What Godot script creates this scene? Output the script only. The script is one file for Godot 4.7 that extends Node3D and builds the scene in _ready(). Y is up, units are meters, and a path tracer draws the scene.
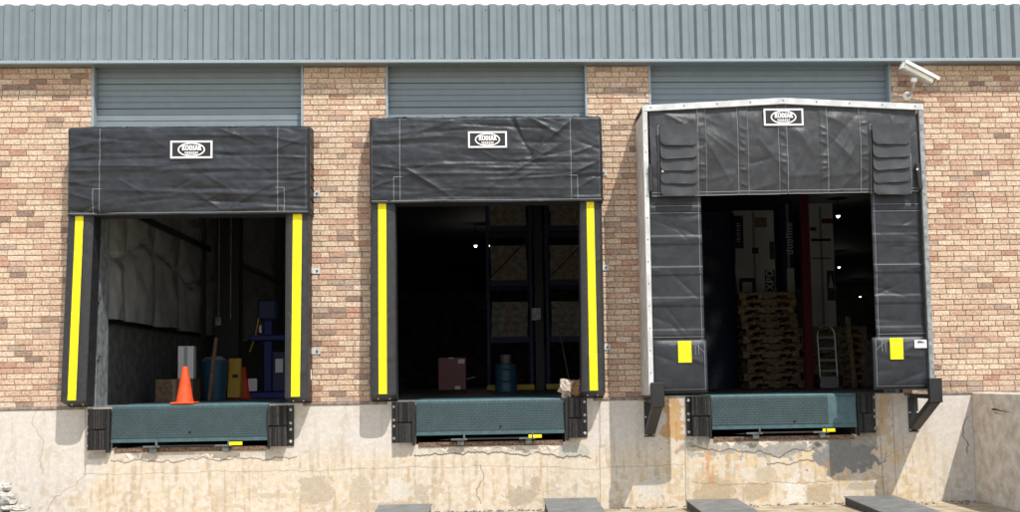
extends Node3D
# Loading docks in a brick warehouse front. x right, y up, z towards the camera; y = 0 is the dock floor, z = 0 the brick face.

const GROUND := -1.335
const COURSE := 0.0677
const STRETCH := 0.2032
var M := {}
var col := Color.WHITE
var rng := RandomNumberGenerator.new()
var taken := {}

# ---------------------------------------------------------------- helpers
func numbered(called: String) -> String:
	var n: int = taken.get(called, -1) + 1
	taken[called] = n
	return called if n == 0 else "%s_%03d" % [called, n]

func mb() -> SurfaceTool:
	var st := SurfaceTool.new()
	st.begin(Mesh.PRIMITIVE_TRIANGLES)
	return st

func obj(called: String, st: SurfaceTool, m: Material, parent: Node3D) -> MeshInstance3D:
	return put(called, st.commit(), m, parent)

func put(called: String, mesh: Mesh, m: Material, parent: Node3D, at := Vector3.ZERO) -> MeshInstance3D:
	var o := MeshInstance3D.new()
	o.name = called
	o.mesh = mesh
	o.material_override = m
	o.position = at
	parent.add_child(o, true)
	return o

func tag(o: Node3D, label: String, category: String, group := "", kind := "") -> void:
	if label: o.set_meta("label", label)
	if category: o.set_meta("category", category)
	if group: o.set_meta("group", group)
	if kind: o.set_meta("kind", kind)

func thing(called: String, label: String, category: String, at := Vector3.ZERO, turn := 0.0, group := "") -> Node3D:
	var o := Node3D.new()
	o.name = numbered(called)
	add_child(o)
	o.position = at
	o.rotation.y = turn
	tag(o, label, category, group)
	return o

func copy_of(o: Node3D, base: String, label: String, at: Vector3, turn := 0.0) -> Node3D:
	var c: Node3D = o.duplicate()
	c.name = numbered(base)
	add_child(c)
	c.position = at
	c.rotation.y = turn
	c.set_meta("label", label)
	return c

func face(st: SurfaceTool, pts: Array, out: Vector3) -> void:
	var n: Vector3 = (pts[2] - pts[0]).cross(pts[1] - pts[0])
	if n.dot(out) < 0.0:
		pts = pts.duplicate()
		pts.reverse()
		n = -n
	n = n.normalized()
	for i in range(1, pts.size() - 1):
		for v in [pts[0], pts[i], pts[i + 1]]:
			st.set_normal(n)
			st.set_color(col)
			st.add_vertex(v)

# box with chamfered edges (44 triangles); ch 0 gives 12
func cbox(st: SurfaceTool, c: Vector3, s: Vector3, ch := 0.0, b := Basis.IDENTITY) -> void:
	var h := s * 0.5
	ch = minf(ch, minf(h.x, minf(h.y, h.z)) * 0.8)
	var P := func(v: Vector3) -> Vector3: return c + b * v
	for ax in 3:
		var a1 := (ax + 1) % 3
		var a2 := (ax + 2) % 3
		for sg in [-1.0, 1.0]:
			var pts := []
			for q in [[-1, -1], [1, -1], [1, 1], [-1, 1]]:
				var v := Vector3.ZERO
				v[ax] = sg * h[ax]
				v[a1] = q[0] * (h[a1] - ch)
				v[a2] = q[1] * (h[a2] - ch)
				pts.append(P.call(v))
			var o := Vector3.ZERO
			o[ax] = sg
			face(st, pts, b * o)
		if ch > 0.0:
			for s1 in [-1.0, 1.0]:
				for s2 in [-1.0, 1.0]:
					var pts := []
					for q in [[0, -1], [0, 1], [1, 1], [1, -1]]:
						var v := Vector3.ZERO
						v[ax] = q[1] * (h[ax] - ch)
						v[a1] = s1 * (h[a1] - (ch if q[0] == 0 else 0.0))
						v[a2] = s2 * (h[a2] - (0.0 if q[0] == 0 else ch))
						pts.append(P.call(v))
					var o := Vector3.ZERO
					o[a1] = s1
					o[a2] = s2
					face(st, pts, b * o)
	if ch > 0.0:
		for sx in [-1.0, 1.0]:
			for sy in [-1.0, 1.0]:
				for sz in [-1.0, 1.0]:
					face(st, [P.call(Vector3(sx * h.x, sy * (h.y - ch), sz * (h.z - ch))), P.call(Vector3(sx * (h.x - ch), sy * h.y, sz * (h.z - ch))), P.call(Vector3(sx * (h.x - ch), sy * (h.y - ch), sz * h.z))], b * Vector3(sx, sy, sz))

func ab(st: SurfaceTool, a: Vector3, b: Vector3, ch := 0.0) -> void:
	cbox(st, (a + b) * 0.5, (b - a).abs(), ch)

func part_box(called: String, a: Vector3, b: Vector3, m: Material, parent: Node3D, ch := 0.0) -> MeshInstance3D:
	var st := mb()
	ab(st, a, b, ch)
	return obj(called, st, m, parent)

# bar of square section between two points
func bar(st: SurfaceTool, a: Vector3, b: Vector3, w: float, d: float, ch := 0.0) -> void:
	var y := (b - a).normalized()
	var z := Vector3.BACK if absf(y.z) < 0.9 else Vector3.UP
	var x := y.cross(z).normalized()
	z = x.cross(y).normalized()
	cbox(st, (a + b) * 0.5, Vector3(w, (b - a).length(), d), ch, Basis(x, y, z))

# smooth grid: f(u, v) -> Vector3, u, v in 0..1
func grid(st: SurfaceTool, nu: int, nv: int, f: Callable, out: Vector3, uv := false) -> void:
	var P := PackedVector3Array()
	P.resize((nu + 1) * (nv + 1))
	for j in nv + 1:
		for i in nu + 1:
			P[j * (nu + 1) + i] = f.call(float(i) / nu, float(j) / nv)
	var N := PackedVector3Array()
	N.resize(P.size())
	var acc := 0.0
	for j in nv + 1:
		for i in nu + 1:
			var du := P[j * (nu + 1) + mini(i + 1, nu)] - P[j * (nu + 1) + maxi(i - 1, 0)]
			var dv := P[mini(j + 1, nv) * (nu + 1) + i] - P[maxi(j - 1, 0) * (nu + 1) + i]
			var n := du.cross(dv).normalized()
			N[j * (nu + 1) + i] = n
			acc += n.dot(out)
	var flip := acc < 0.0
	for j in nv:
		for i in nu:
			var a := j * (nu + 1) + i
			var q := [a, a + nu + 1, a + nu + 2, a, a + nu + 2, a + 1]
			if flip: q.reverse()
			for k in q:
				st.set_normal(-N[k] if flip else N[k])
				st.set_color(col)
				if uv: st.set_uv(Vector2(float(k % (nu + 1)) / nu, float(k / (nu + 1)) / nv))
				st.add_vertex(P[k])

func tube(st: SurfaceTool, path: Array, r: float, sides := 8) -> void:
	var rings := []
	for i in path.size():
		var t: Vector3 = (path[mini(i + 1, path.size() - 1)] - path[maxi(i - 1, 0)]).normalized()
		var x := t.cross(Vector3.UP if absf(t.y) < 0.9 else Vector3.RIGHT).normalized()
		var y := t.cross(x).normalized()
		var ring := []
		for k in sides:
			var a := TAU * k / sides
			ring.append([path[i] + (x * cos(a) + y * sin(a)) * r, x * cos(a) + y * sin(a)])
		rings.append(ring)
	for i in path.size() - 1:
		for k in sides:
			var k2 := (k + 1) % sides
			smooth_quad(st, rings[i][k], rings[i][k2], rings[i + 1][k2], rings[i + 1][k])
	for e in [0, path.size() - 1]:
		var pts := []
		for k in sides: pts.append(rings[e][k][0])
		face(st, pts, path[e] - path[1 if e == 0 else e - 1])

func smooth_quad(st: SurfaceTool, a: Array, b: Array, c: Array, d: Array) -> void:
	var n: Vector3 = (c[0] - a[0]).cross(b[0] - a[0])
	var q := [a, b, c, a, c, d]
	if n.dot(a[1] + c[1]) < 0.0: q.reverse()
	for v in q:
		st.set_normal(v[1])
		st.set_color(col)
		st.add_vertex(v[0])

# profile: array of Vector2(radius, height), turned about the y axis through c
func lathe(st: SurfaceTool, c: Vector3, profile: Array, segs := 24) -> void:
	for i in profile.size() - 1:
		var p0: Vector2 = profile[i]
		var p1: Vector2 = profile[i + 1]
		var t := (p1 - p0).normalized()
		var n2 := Vector2(t.y, -t.x)
		for k in segs:
			var a0 := TAU * k / segs
			var a1 := TAU * (k + 1) / segs
			var v := func(p: Vector2, a: float) -> Array: return [c + Vector3(cos(a) * p.x, p.y, sin(a) * p.x), Vector3(cos(a) * n2.x, n2.y, sin(a) * n2.x)]
			smooth_quad(st, v.call(p0, a0), v.call(p0, a1), v.call(p1, a1), v.call(p1, a0))

# flat plate with thickness from an outline in x, y (convex or star shaped about its centre)
func plate(st: SurfaceTool, outline: Array, z0: float, z1: float) -> void:
	var c := Vector2.ZERO
	for p in outline: c += p
	c /= outline.size()
	for i in outline.size():
		var p: Vector2 = outline[i]
		var q: Vector2 = outline[(i + 1) % outline.size()]
		face(st, [Vector3(c.x, c.y, z1), Vector3(p.x, p.y, z1), Vector3(q.x, q.y, z1)], Vector3.BACK)
		face(st, [Vector3(c.x, c.y, z0), Vector3(p.x, p.y, z0), Vector3(q.x, q.y, z0)], Vector3.FORWARD)
		var m := (p + q) * 0.5 - c
		face(st, [Vector3(p.x, p.y, z0), Vector3(q.x, q.y, z0), Vector3(q.x, q.y, z1), Vector3(p.x, p.y, z1)], Vector3(m.x, m.y, 0))

func lettering(words: String, size: float, at: Vector3, m: Material, parent: Node3D, basis := Basis.IDENTITY, called := "lettering", bold := true) -> MeshInstance3D:
	var t := TextMesh.new()
	var f := SystemFont.new()
	f.font_names = PackedStringArray(["Droid Sans"])
	if bold: f.font_weight = 800
	t.font = f
	t.text = words
	t.font_size = 64
	t.pixel_size = size / 46.0
	t.depth = 0.002
	var o := put(called, t, m, parent)
	o.transform = Transform3D(basis, at)
	return o

# ---------------------------------------------------------------- materials
func noise_image(seed_: int, freq: float, size := 256, octaves := 4) -> Image:
	var n := FastNoiseLite.new()
	n.seed = seed_
	n.noise_type = FastNoiseLite.TYPE_SIMPLEX_SMOOTH
	n.frequency = freq
	n.fractal_octaves = octaves
	return n.get_seamless_image(size, size)

func mottle(seed_: int, freq: float, lo: Color, hi: Color, power := 1.0, size := 256) -> ImageTexture:
	var g := noise_image(seed_, freq, size)
	g.convert(Image.FORMAT_L8)
	var src := g.get_data()
	var d := PackedByteArray()
	d.resize(size * size * 3)
	for i in size * size:
		var c := lo.lerp(hi, pow(src[i] / 255.0, power))
		d[i * 3] = int(c.r * 255.0)
		d[i * 3 + 1] = int(c.g * 255.0)
		d[i * 3 + 2] = int(c.b * 255.0)
	return ImageTexture.create_from_image(Image.create_from_data(size, size, false, Image.FORMAT_RGB8, d))

func bumps(seed_: int, freq: float, strength: float, size := 256) -> ImageTexture:
	var g := noise_image(seed_, freq, size)
	g.convert(Image.FORMAT_RGBA8)
	g.bump_map_to_normal_map(strength)
	return ImageTexture.create_from_image(g)

func mat(c: Color, rough: float, metal := 0.0, tex: Texture2D = null, scale := 1.0, normal: Texture2D = null, depth := 1.0) -> StandardMaterial3D:
	var m := StandardMaterial3D.new()
	m.albedo_color = Color(c.r, c.g, c.b).linear_to_srgb()
	m.roughness = rough
	m.metallic = metal
	if tex:
		m.albedo_texture = tex
	if normal:
		m.normal_enabled = true
		m.normal_texture = normal
		m.normal_scale = depth
	if tex or normal:
		m.uv1_triplanar = true
		m.uv1_world_triplanar = true
		m.uv1_scale = Vector3.ONE * scale
	return m

func g3(v: float) -> Color: return Color(v, v, v)

func materials() -> void:
	var t_soft := mottle(11, 0.012, g3(0.80), g3(1.0))
	var t_paint := mottle(51, 0.03, g3(0.95), g3(1.0))
	var t_dirt := mottle(12, 0.02, Color(0.62, 0.60, 0.57), g3(1.0), 0.7)
	var t_brick := mottle(13, 0.022, Color(0.66, 0.565, 0.51), Color(1.0, 1.0, 1.0), 0.65, 512)
	var n_fine := bumps(21, 0.12, 3.0)
	var n_soft := bumps(22, 0.03, 4.0)
	M.brick = mat(Color.WHITE, 0.9, 0.0, t_brick, 2.3, n_fine, 0.7)
	M.brick.vertex_color_use_as_albedo = true
	M.mortar = mat(Color(0.47, 0.36, 0.28), 0.95, 0.0, t_dirt, 1.5, n_fine, 0.8)
	M.mortar_bed = mat(Color(0.33, 0.29, 0.25), 0.95, 0.0, t_dirt, 2.0, n_fine, 0.8)
	M.siding = mat(Color(0.200, 0.247, 0.272), 0.36, 0.0, t_paint, 0.5)
	M.siding2 = mat(Color(0.188, 0.233, 0.258), 0.36, 0.0, t_paint, 0.7)
	M.trim = mat(Color(0.30, 0.36, 0.395), 0.45, 0.0, t_paint, 0.9)
	M.galv = mat(Color(0.40, 0.43, 0.45), 0.45, 0.5, t_dirt, 1.5)
	M.jamb = mat(Color(0.30, 0.34, 0.36), 0.5, 0.2, t_dirt, 1.3)
	M.white_metal = mat(Color(0.70, 0.72, 0.73), 0.4, 0.0, t_soft, 1.5)
	M.screw = mat(Color(0.10, 0.12, 0.13), 0.5, 0.4)
	M.vinyl = mat(Color(0.024, 0.029, 0.037), 0.48, 0.0, mottle(14, 0.02, g3(0.72), g3(1.0)), 1.2, n_fine, 0.12)
	M.vinyl.metallic_specular = 0.46
	M.vinyl_head = mat(Color(0.037, 0.041, 0.047), 0.5, 0.0, mottle(14, 0.02, g3(0.72), g3(1.0)), 1.2, n_fine, 0.12)
	M.vinyl2 = mat(Color(0.030, 0.031, 0.034), 0.5, 0.0, mottle(15, 0.03, g3(0.70), g3(1.0)), 1.6, n_fine, 0.3)
	M.stitch = mat(Color(0.26, 0.27, 0.28), 0.8)
	M.fibreglass = mat(Color(0.66, 0.61, 0.56), 0.5, 0.0, t_soft, 1.0)
	M.keeper = mat(Color(0.16, 0.19, 0.20), 0.55, 0.3, t_dirt, 2.0)
	M.seam = mat(Color(0.10, 0.105, 0.11), 0.7)
	M.print_white = mat(Color(0.75, 0.75, 0.76), 0.6)
	M.print_black = mat(Color(0.012, 0.012, 0.013), 0.5)
	M.print_dark = mat(Color(0.06, 0.06, 0.07), 0.5)
	M.yellow = mat(Color(0.97, 0.83, 0.0), 0.6, 0.0, mottle(63, 0.03, Color(0.70, 0.66, 0.55), g3(1.0), 0.22), 1.7)
	M.sticker = mat(Color(0.8, 0.8, 0.8), 0.6)
	M.rubber = mat(Color(0.020, 0.020, 0.020), 0.85, 0.0, t_dirt, 3.0, n_fine, 1.0)
	M.rubber2 = mat(Color(0.065, 0.062, 0.06), 0.9, 0.0, t_dirt, 3.0, n_fine, 1.0)
	M.black_steel = mat(Color(0.017, 0.017, 0.018), 0.45, 0.0, t_soft, 2.0)
	M.bolt = mat(Color(0.55, 0.55, 0.55), 0.4, 0.3)
	M.rust = mat(Color(0.33, 0.25, 0.195), 0.9, 0.0, mottle(16, 0.05, Color(0.5, 0.42, 0.36), Color(1.0, 0.97, 0.94)), 2.0, n_fine, 1.0)
	M.deck_steel = mat(Color(0.085, 0.165, 0.185), 0.55, 0.1, mottle(17, 0.03, Color(0.78, 0.80, 0.80), g3(1.0), 0.8), 0.8)
	M.lip = mat(Color(0.12, 0.225, 0.25), 0.5, 0.1, tread_texture(), 0.52, tread_normal(), 1.0)
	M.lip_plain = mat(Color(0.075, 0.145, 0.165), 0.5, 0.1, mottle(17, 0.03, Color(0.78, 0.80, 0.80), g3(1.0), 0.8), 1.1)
	M.pit = mat(Color(0.10, 0.095, 0.09), 0.95, 0.0, t_dirt, 1.0)
	M.ground = mat(Color(0.50, 0.43, 0.32), 0.95, 0.0, mottle(18, 0.02, Color(0.72, 0.68, 0.62), g3(1.0)), 0.6, n_soft, 0.6)
	M.bank = mat(Color(0.30, 0.27, 0.21), 0.95, 0.0, t_dirt, 1.0)
	M.wing = mat(Color(0.74, 0.68, 0.60), 0.92, 0.0, mottle(19, 0.015, Color(0.78, 0.75, 0.71), g3(1.0), 0.8, 512), 0.55, n_fine, 0.5)
	M.ramp = mat(Color(0.205, 0.21, 0.205), 0.6, 0.0, mottle(20, 0.02, g3(0.78), g3(1.0)), 0.8, n_fine, 0.4)
	M.ramp_side = mat(Color(0.075, 0.07, 0.065), 0.8, 0.0, t_dirt, 1.5)
	M.stone = mat(Color(0.66, 0.65, 0.62), 0.9, 0.0, t_dirt, 3.0, n_fine, 1.0)
	M.stone_grey = mat(Color(0.25, 0.25, 0.25), 0.9, 0.0, t_dirt, 3.0, n_fine, 1.0)
	M.camera_shell = mat(Color(0.58, 0.56, 0.49), 0.5, 0.0, t_soft, 3.0)
	M.camera_hood = mat(Color(0.82, 0.82, 0.78), 0.45)
	M.lens = mat(Color(0.01, 0.01, 0.012), 0.08)
	M.orange = mat(Color(0.86, 0.09, 0.012), 0.55, 0.0, t_soft, 3.0)
	M.red_cone = mat(Color(0.75, 0.05, 0.02), 0.55)
	M.floor = mat(Color(0.22, 0.22, 0.215), 0.5, 0.0, t_dirt, 0.4)
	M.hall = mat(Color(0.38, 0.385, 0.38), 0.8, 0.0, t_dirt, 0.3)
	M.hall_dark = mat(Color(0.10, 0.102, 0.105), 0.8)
	M.quilt = mat(Color(0.42, 0.42, 0.405), 0.6, 0.0, t_soft, 0.8)
	M.wall_panel = mat(Color(0.22, 0.225, 0.22), 0.6, 0.0, t_dirt, 0.8)
	M.black_paint = mat(Color(0.008, 0.008, 0.009), 0.5)
	M.red_paint = mat(Color(0.15, 0.012, 0.018), 0.5)
	M.navy_paint = mat(Color(0.016, 0.028, 0.085), 0.6)
	M.blue_paint = mat(Color(0.008, 0.016, 0.15), 0.6)
	M.rack_yellow = mat(Color(0.70, 0.55, 0.04), 0.5)
	M.card = mat(Color(0.42, 0.29, 0.18), 0.85, 0.0, t_soft, 2.0)
	M.card_dark = mat(Color(0.25, 0.165, 0.10), 0.85, 0.0, t_dirt, 2.0)
	M.card_grey = mat(Color(0.36, 0.34, 0.30), 0.85, 0.0, t_dirt, 1.3)
	M.card_white = mat(Color(0.80, 0.81, 0.81), 0.7, 0.0, t_paint, 0.8)
	M.white_box = mat(Color(0.70, 0.71, 0.71), 0.6)
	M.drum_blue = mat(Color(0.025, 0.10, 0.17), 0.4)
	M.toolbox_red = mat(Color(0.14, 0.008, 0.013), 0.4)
	M.bag = mat(Color(0.35, 0.36, 0.38), 0.35)
	M.wood = mat(Color(0.54, 0.41, 0.24), 0.85, 0.0, mottle(31, 0.03, Color(0.6, 0.56, 0.5), g3(1.0)), 1.5)
	M.wood_old = mat(Color(0.40, 0.32, 0.22), 0.9, 0.0, mottle(32, 0.03, Color(0.6, 0.56, 0.5), g3(1.0)), 1.5)
	M.alu = mat(Color(0.62, 0.62, 0.63), 0.35, 0.6)
	M.sign_yellow = mat(Color(0.52, 0.33, 0.02), 0.5)
	M.wrap = mat(Color(0.03, 0.042, 0.085), 0.25, 0.0, t_dirt, 2.0)
	M.wrap_grey = mat(Color(0.25, 0.26, 0.28), 0.3, 0.0, t_dirt, 2.0)
	M.paper = mat(Color(0.60, 0.52, 0.44), 0.8, 0.0, t_dirt, 4.0)
	M.paper_brown = mat(Color(0.34, 0.19, 0.09), 0.85, 0.0, t_dirt, 4.0)
	M.lamp_glow = mat(Color(0.9, 0.9, 0.9), 0.5)
	M.lamp_glow.emission_enabled = true
	M.lamp_glow.emission = Color(1, 0.98, 0.94)
	M.lamp_glow.emission_energy_multiplier = 3.0

# raised lozenges of tread plate, two directions in a cell
func tread_height() -> Image:
	var n := 64
	var im := Image.create(n, n, false, Image.FORMAT_RGBA8)
	for y in n:
		for x in n:
			var h := 0.0
			for c in [[16, 16, 1], [48, 48, 1], [48, 16, -1], [16, 48, -1]]:
				var dx: float = wrapf(x - c[0], -32, 32)
				var dy: float = wrapf(y - c[1], -32, 32)
				var a: float = (dx + dy * c[2]) * 0.7071
				var b: float = (dx - dy * c[2]) * 0.7071
				h = maxf(h, clampf(1.6 - sqrt(pow(a / 15.0, 2) + pow(b / 5.5, 2)) * 1.6, 0, 1))
			im.set_pixel(x, y, Color(h, h, h))
	return im

func tiled() -> Image:
	var small := tread_height()
	small.resize(32, 32, Image.INTERPOLATE_LANCZOS)
	var im := Image.create(1024, 1024, false, Image.FORMAT_RGBA8)
	for j in 32:
		for i in 32: im.blit_rect(small, Rect2i(0, 0, 32, 32), Vector2i(i * 32, j * 32))
	return im

func tread_normal() -> ImageTexture:
	var im := tiled()
	im.bump_map_to_normal_map(7.0)
	return ImageTexture.create_from_image(im)

func tread_texture() -> ImageTexture:
	# paint worn off the lozenges, with scuffs and rusty scrapes
	var im := tiled()
	im.convert(Image.FORMAT_RGB8)
	var a := noise_image(61, 0.008, 1024, 4)
	var b := noise_image(62, 0.05, 1024, 3)
	for g in [a, b]: g.convert(Image.FORMAT_L8)
	var d := im.get_data()
	var da := a.get_data()
	var db := b.get_data()
	for i in 1024 * 1024:
		var h := d[i * 3] / 255.0
		var wear := smoothstep(0.50, 0.78, da[i] / 255.0 * 0.6 + db[i] / 255.0 * 0.4)
		var v := 0.56 + 0.44 * h * (0.70 + 0.30 * wear)
		var c := Color(v, v, v).lerp(Color(0.60, 0.50, 0.44), smoothstep(0.66, 0.80, db[i] / 255.0) * 0.5)
		c = c * (0.90 + 0.12 * da[i] / 255.0)
		d[i * 3] = int(clampf(c.r, 0, 1) * 255)
		d[i * 3 + 1] = int(clampf(c.g, 0, 1) * 255)
		d[i * 3 + 2] = int(clampf(c.b, 0, 1) * 255)
	return ImageTexture.create_from_image(Image.create_from_data(1024, 1024, false, Image.FORMAT_RGB8, d))

func sm(a: float, b: float, x: float) -> float: return smoothstep(a, b, x)

# stains, patches, rust runs and cracks of the foundation wall, mapped over x -8.2 .. 6.1 and y -1.4 .. 0
func foundation_texture() -> ImageTexture:
	var W := 2048
	var H := 208
	var A := noise_image(41, 0.008, 1024, 4)
	var B := noise_image(42, 0.035, 1024, 4)
	var C := noise_image(43, 0.16, 512, 3)
	for im in [A, B, C]: im.convert(Image.FORMAT_L8)
	var a := A.get_data()
	var b := B.get_data()
	var c := C.get_data()
	# centre x, centre y, half width, half height, colour, strength, raggedness
	var patches := [
		[4.34, -0.68, 0.44, 0.28, Color(0.49, 0.49, 0.48), 0.95, 0.45],
		[4.62, -0.52, 0.20, 0.12, Color(0.60, 0.58, 0.54), 0.9, 0.5],
		[3.18, -0.60, 0.85, 0.13, Color(0.64, 0.63, 0.60), 0.92, 0.8],
		[3.55, -0.68, 0.35, 0.09, Color(0.60, 0.59, 0.56), 0.8, 0.9],
		[2.76, -1.14, 0.24, 0.16, Color(0.70, 0.63, 0.52), 0.8, 0.5],
		[3.28, -1.17, 0.17, 0.11, Color(0.69, 0.63, 0.53), 0.85, 0.4],
		[3.73, -1.19, 0.13, 0.15, Color(0.84, 0.83, 0.80), 0.8, 0.7],
		[4.04, -1.20, 0.15, 0.11, Color(0.69, 0.63, 0.53), 0.85, 0.4],
		[3.39, -0.97, 0.11, 0.09, Color(0.72, 0.67, 0.58), 0.8, 0.3],
		[4.55, -1.13, 0.2, 0.05, Color(0.66, 0.61, 0.54), 0.7, 0.6],
		[0.2, -0.585, 1.05, 0.045, Color(0.72, 0.69, 0.64), 0.9, 0.35],
		[1.02, -0.64, 0.22, 0.10, Color(0.70, 0.69, 0.65), 0.9, 0.6],
		[0.39, -1.17, 0.19, 0.10, Color(0.68, 0.63, 0.56), 0.9, 0.45],
		[0.55, -1.02, 0.06, 0.09, Color(0.68, 0.63, 0.56), 0.8, 0.4],
		[-1.54, -1.07, 0.11, 0.16, Color(0.73, 0.68, 0.60), 0.8, 0.5],
		[-1.05, -1.06, 0.13, 0.12, Color(0.83, 0.81, 0.77), 0.7, 0.6],
		[-0.83, -1.10, 0.07, 0.10, Color(0.72, 0.67, 0.60), 0.8, 0.4],
		[-1.3, -1.25, 0.5, 0.05, Color(0.72, 0.66, 0.57), 0.6, 0.8],
		[-3.45, -0.585, 1.12, 0.05, Color(0.74, 0.71, 0.66), 0.9, 0.3],
		[-2.07, -1.06, 0.20, 0.17, Color(0.70, 0.65, 0.57), 0.85, 0.5],
		[-2.6, -1.1, 0.18, 0.03, Color(0.72, 0.66, 0.57), 0.6, 0.6],
		[-3.2, -1.12, 0.12, 0.10, Color(0.74, 0.68, 0.58), 0.45, 0.8],
		[-4.65, -0.585, 0.12, 0.05, Color(0.66, 0.63, 0.58), 0.8, 0.3],
		[2.24, -0.28, 0.12, 0.30, Color(0.74, 0.58, 0.38), 0.75, 1.0],
		[4.87, -0.28, 0.08, 0.30, Color(0.74, 0.62, 0.46), 0.6, 1.0],
		[1.95, -1.12, 0.14, 0.12, Color(0.78, 0.77, 0.74), 0.7, 0.7],
	]
	# rust runs: x, top, bottom, half width, strength
	var runs := [[2.72, -0.6, -1.08, 0.035, 0.5], [2.66, -0.62, -0.95, 0.02, 0.7], [2.79, -0.6, -1.0, 0.02, 0.5], [2.92, -0.62, -0.86, 0.02, 0.4], [3.05, -0.7, -0.95, 0.025, 0.35], [4.12, -0.8, -0.98, 0.02, 0.5], [4.2, -0.8, -1.05, 0.02, 0.4], [0.62, -0.7, -1.1, 0.02, 0.25], [0.05, -0.72, -1.0, 0.02, 0.2], [-0.55, -0.7, -1.1, 0.02, 0.3], [-1.0, -0.7, -0.95, 0.03, 0.3], [2.2, -0.1, -0.5, 0.02, 0.5], [2.3, -0.3, -0.6, 0.015, 0.6], [4.86, -0.1, -0.4, 0.014, 0.6]]
	# cracks and joints: points, half width in metres, strength
	var lines := [
		[[Vector2(-4.80, 0.0), Vector2(-4.81, -0.5), Vector2(-4.80, -0.82)], 0.006, 0.38, 0.12],
		[[Vector2(-4.82, -0.80), Vector2(-4.0, -0.815), Vector2(-3.0, -0.80), Vector2(-2.2, -0.815), Vector2(-1.2, -0.80), Vector2(0.2, -0.80), Vector2(1.2, -0.86), Vector2(2.0, -0.83), Vector2(2.4, -0.83)], 0.005, 0.22, 0.5],
		[[Vector2(-4.82, -0.82), Vector2(-4.95, -0.95), Vector2(-5.15, -1.05), Vector2(-5.3, -1.35)], 0.005, 0.25],
		[[Vector2(-5.42, -0.02), Vector2(-5.40, -0.2), Vector2(-5.3, -0.4), Vector2(-5.32, -0.8)], 0.004, 0.3],
		[[Vector2(2.41, -0.02), Vector2(2.40, -0.6), Vector2(2.39, -1.35)], 0.006, 0.38, 0.12],
		[[Vector2(4.82, -0.5), Vector2(4.83, -0.9), Vector2(4.84, -1.35)], 0.006, 0.38, 0.12],
		[[Vector2(4.99, -0.02), Vector2(4.99, -0.7), Vector2(5.0, -1.35)], 0.004, 0.38, 0.12],
		[[Vector2(5.94, -0.30), Vector2(5.87, -0.42), Vector2(5.86, -0.55), Vector2(5.93, -0.66), Vector2(5.90, -0.76)], 0.006, 0.7],
		[[Vector2(1.36, -0.02), Vector2(1.35, -0.7), Vector2(1.34, -1.35)], 0.005, 0.38, 0.12],
		[[Vector2(2.46, -0.62), Vector2(2.9, -0.66), Vector2(3.3, -0.68), Vector2(3.55, -0.77), Vector2(3.7, -0.70), Vector2(4.0, -0.66)], 0.008, 0.6],
		[[Vector2(3.4, -0.83), Vector2(3.7, -0.84), Vector2(4.0, -0.83)], 0.008, 0.6],
		[[Vector2(-0.9, -0.64), Vector2(-0.6, -0.66), Vector2(-0.3, -0.63), Vector2(0.2, -0.65), Vector2(0.5, -0.66), Vector2(0.8, -0.66), Vector2(0.9, -0.72), Vector2(1.1, -0.70), Vector2(1.24, -0.74)], 0.009, 0.75],
		[[Vector2(-4.5, -0.64), Vector2(-4.2, -0.66), Vector2(-3.9, -0.645), Vector2(-3.75, -0.69), Vector2(-3.6, -0.65), Vector2(-3.0, -0.66), Vector2(-2.3, -0.65)], 0.007, 0.55],
		[[Vector2(-0.10, -0.78), Vector2(-0.07, -0.95), Vector2(-0.14, -1.1), Vector2(-0.12, -1.25)], 0.006, 0.45],
		[[Vector2(2.46, -1.06), Vector2(3.1, -1.07), Vector2(4.2, -1.06)], 0.004, 0.35],
		[[Vector2(4.45, -0.95), Vector2(4.9, -0.78), Vector2(5.2, -0.62)], 0.004, 0.25],
	]
	var d := PackedByteArray()
	d.resize(W * H * 3)
	for py in H:
		var wy := -1.4 * (py + 0.5) / H
		for px in W:
			var wx := -8.2 + 14.3 * (px + 0.5) / W
			var na := a[(py % 1024) * 1024 + px % 1024] / 255.0
			var nm := a[((py * 4 + 120) % 1024) * 1024 + (px * 4) % 1024] / 255.0
			var nb := b[((py * 2 + 300) % 1024) * 1024 + (px * 2) % 1024] / 255.0
			var ns := b[((py / 5 + 700) % 1024) * 1024 + (px * 2) % 1024] / 255.0
			var nc := c[((py * 2) % 512) * 512 + (px * 2) % 512] / 255.0
			var k := Color(0.815, 0.790, 0.760)
			# yellowed concrete below the docks, with a ragged outline
			var warm := sm(-4.9, -4.6, wx + (na - 0.5) * 0.8) * sm(5.9, 5.2, wx + (nb - 0.5) * 0.6) * sm(-0.45, -0.75, wy + (nb - 0.5) * 0.35)
			k = k.lerp(Color(0.835, 0.78, 0.70), warm * (0.55 + 0.6 * na))
			k = k.lerp(Color(0.74, 0.67, 0.58), sm(0.55, 0.85, na) * 0.4)
			k = k.lerp(Color(0.85, 0.75, 0.58), sm(0.55, 0.75, nb) * warm * 0.55)
			k = k.lerp(Color(0.68, 0.61, 0.51), sm(0.55, 0.80, ns) * 0.6 * (0.3 + 0.7 * warm))
			k = k.lerp(Color(0.88, 0.85, 0.80), sm(0.52, 0.36, nb) * 0.4)
			k = k.lerp(Color(0.86, 0.735, 0.52), sm(0.52, 0.72, nm) * warm * sm(1.6, 2.6, wx) * 0.5)
			k = k.lerp(Color(0.72, 0.66, 0.575), sm(0.54, 0.66, nm * 0.6 + nb * 0.4) * sm(-0.75, -1.05, wy) * 0.42)
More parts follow.
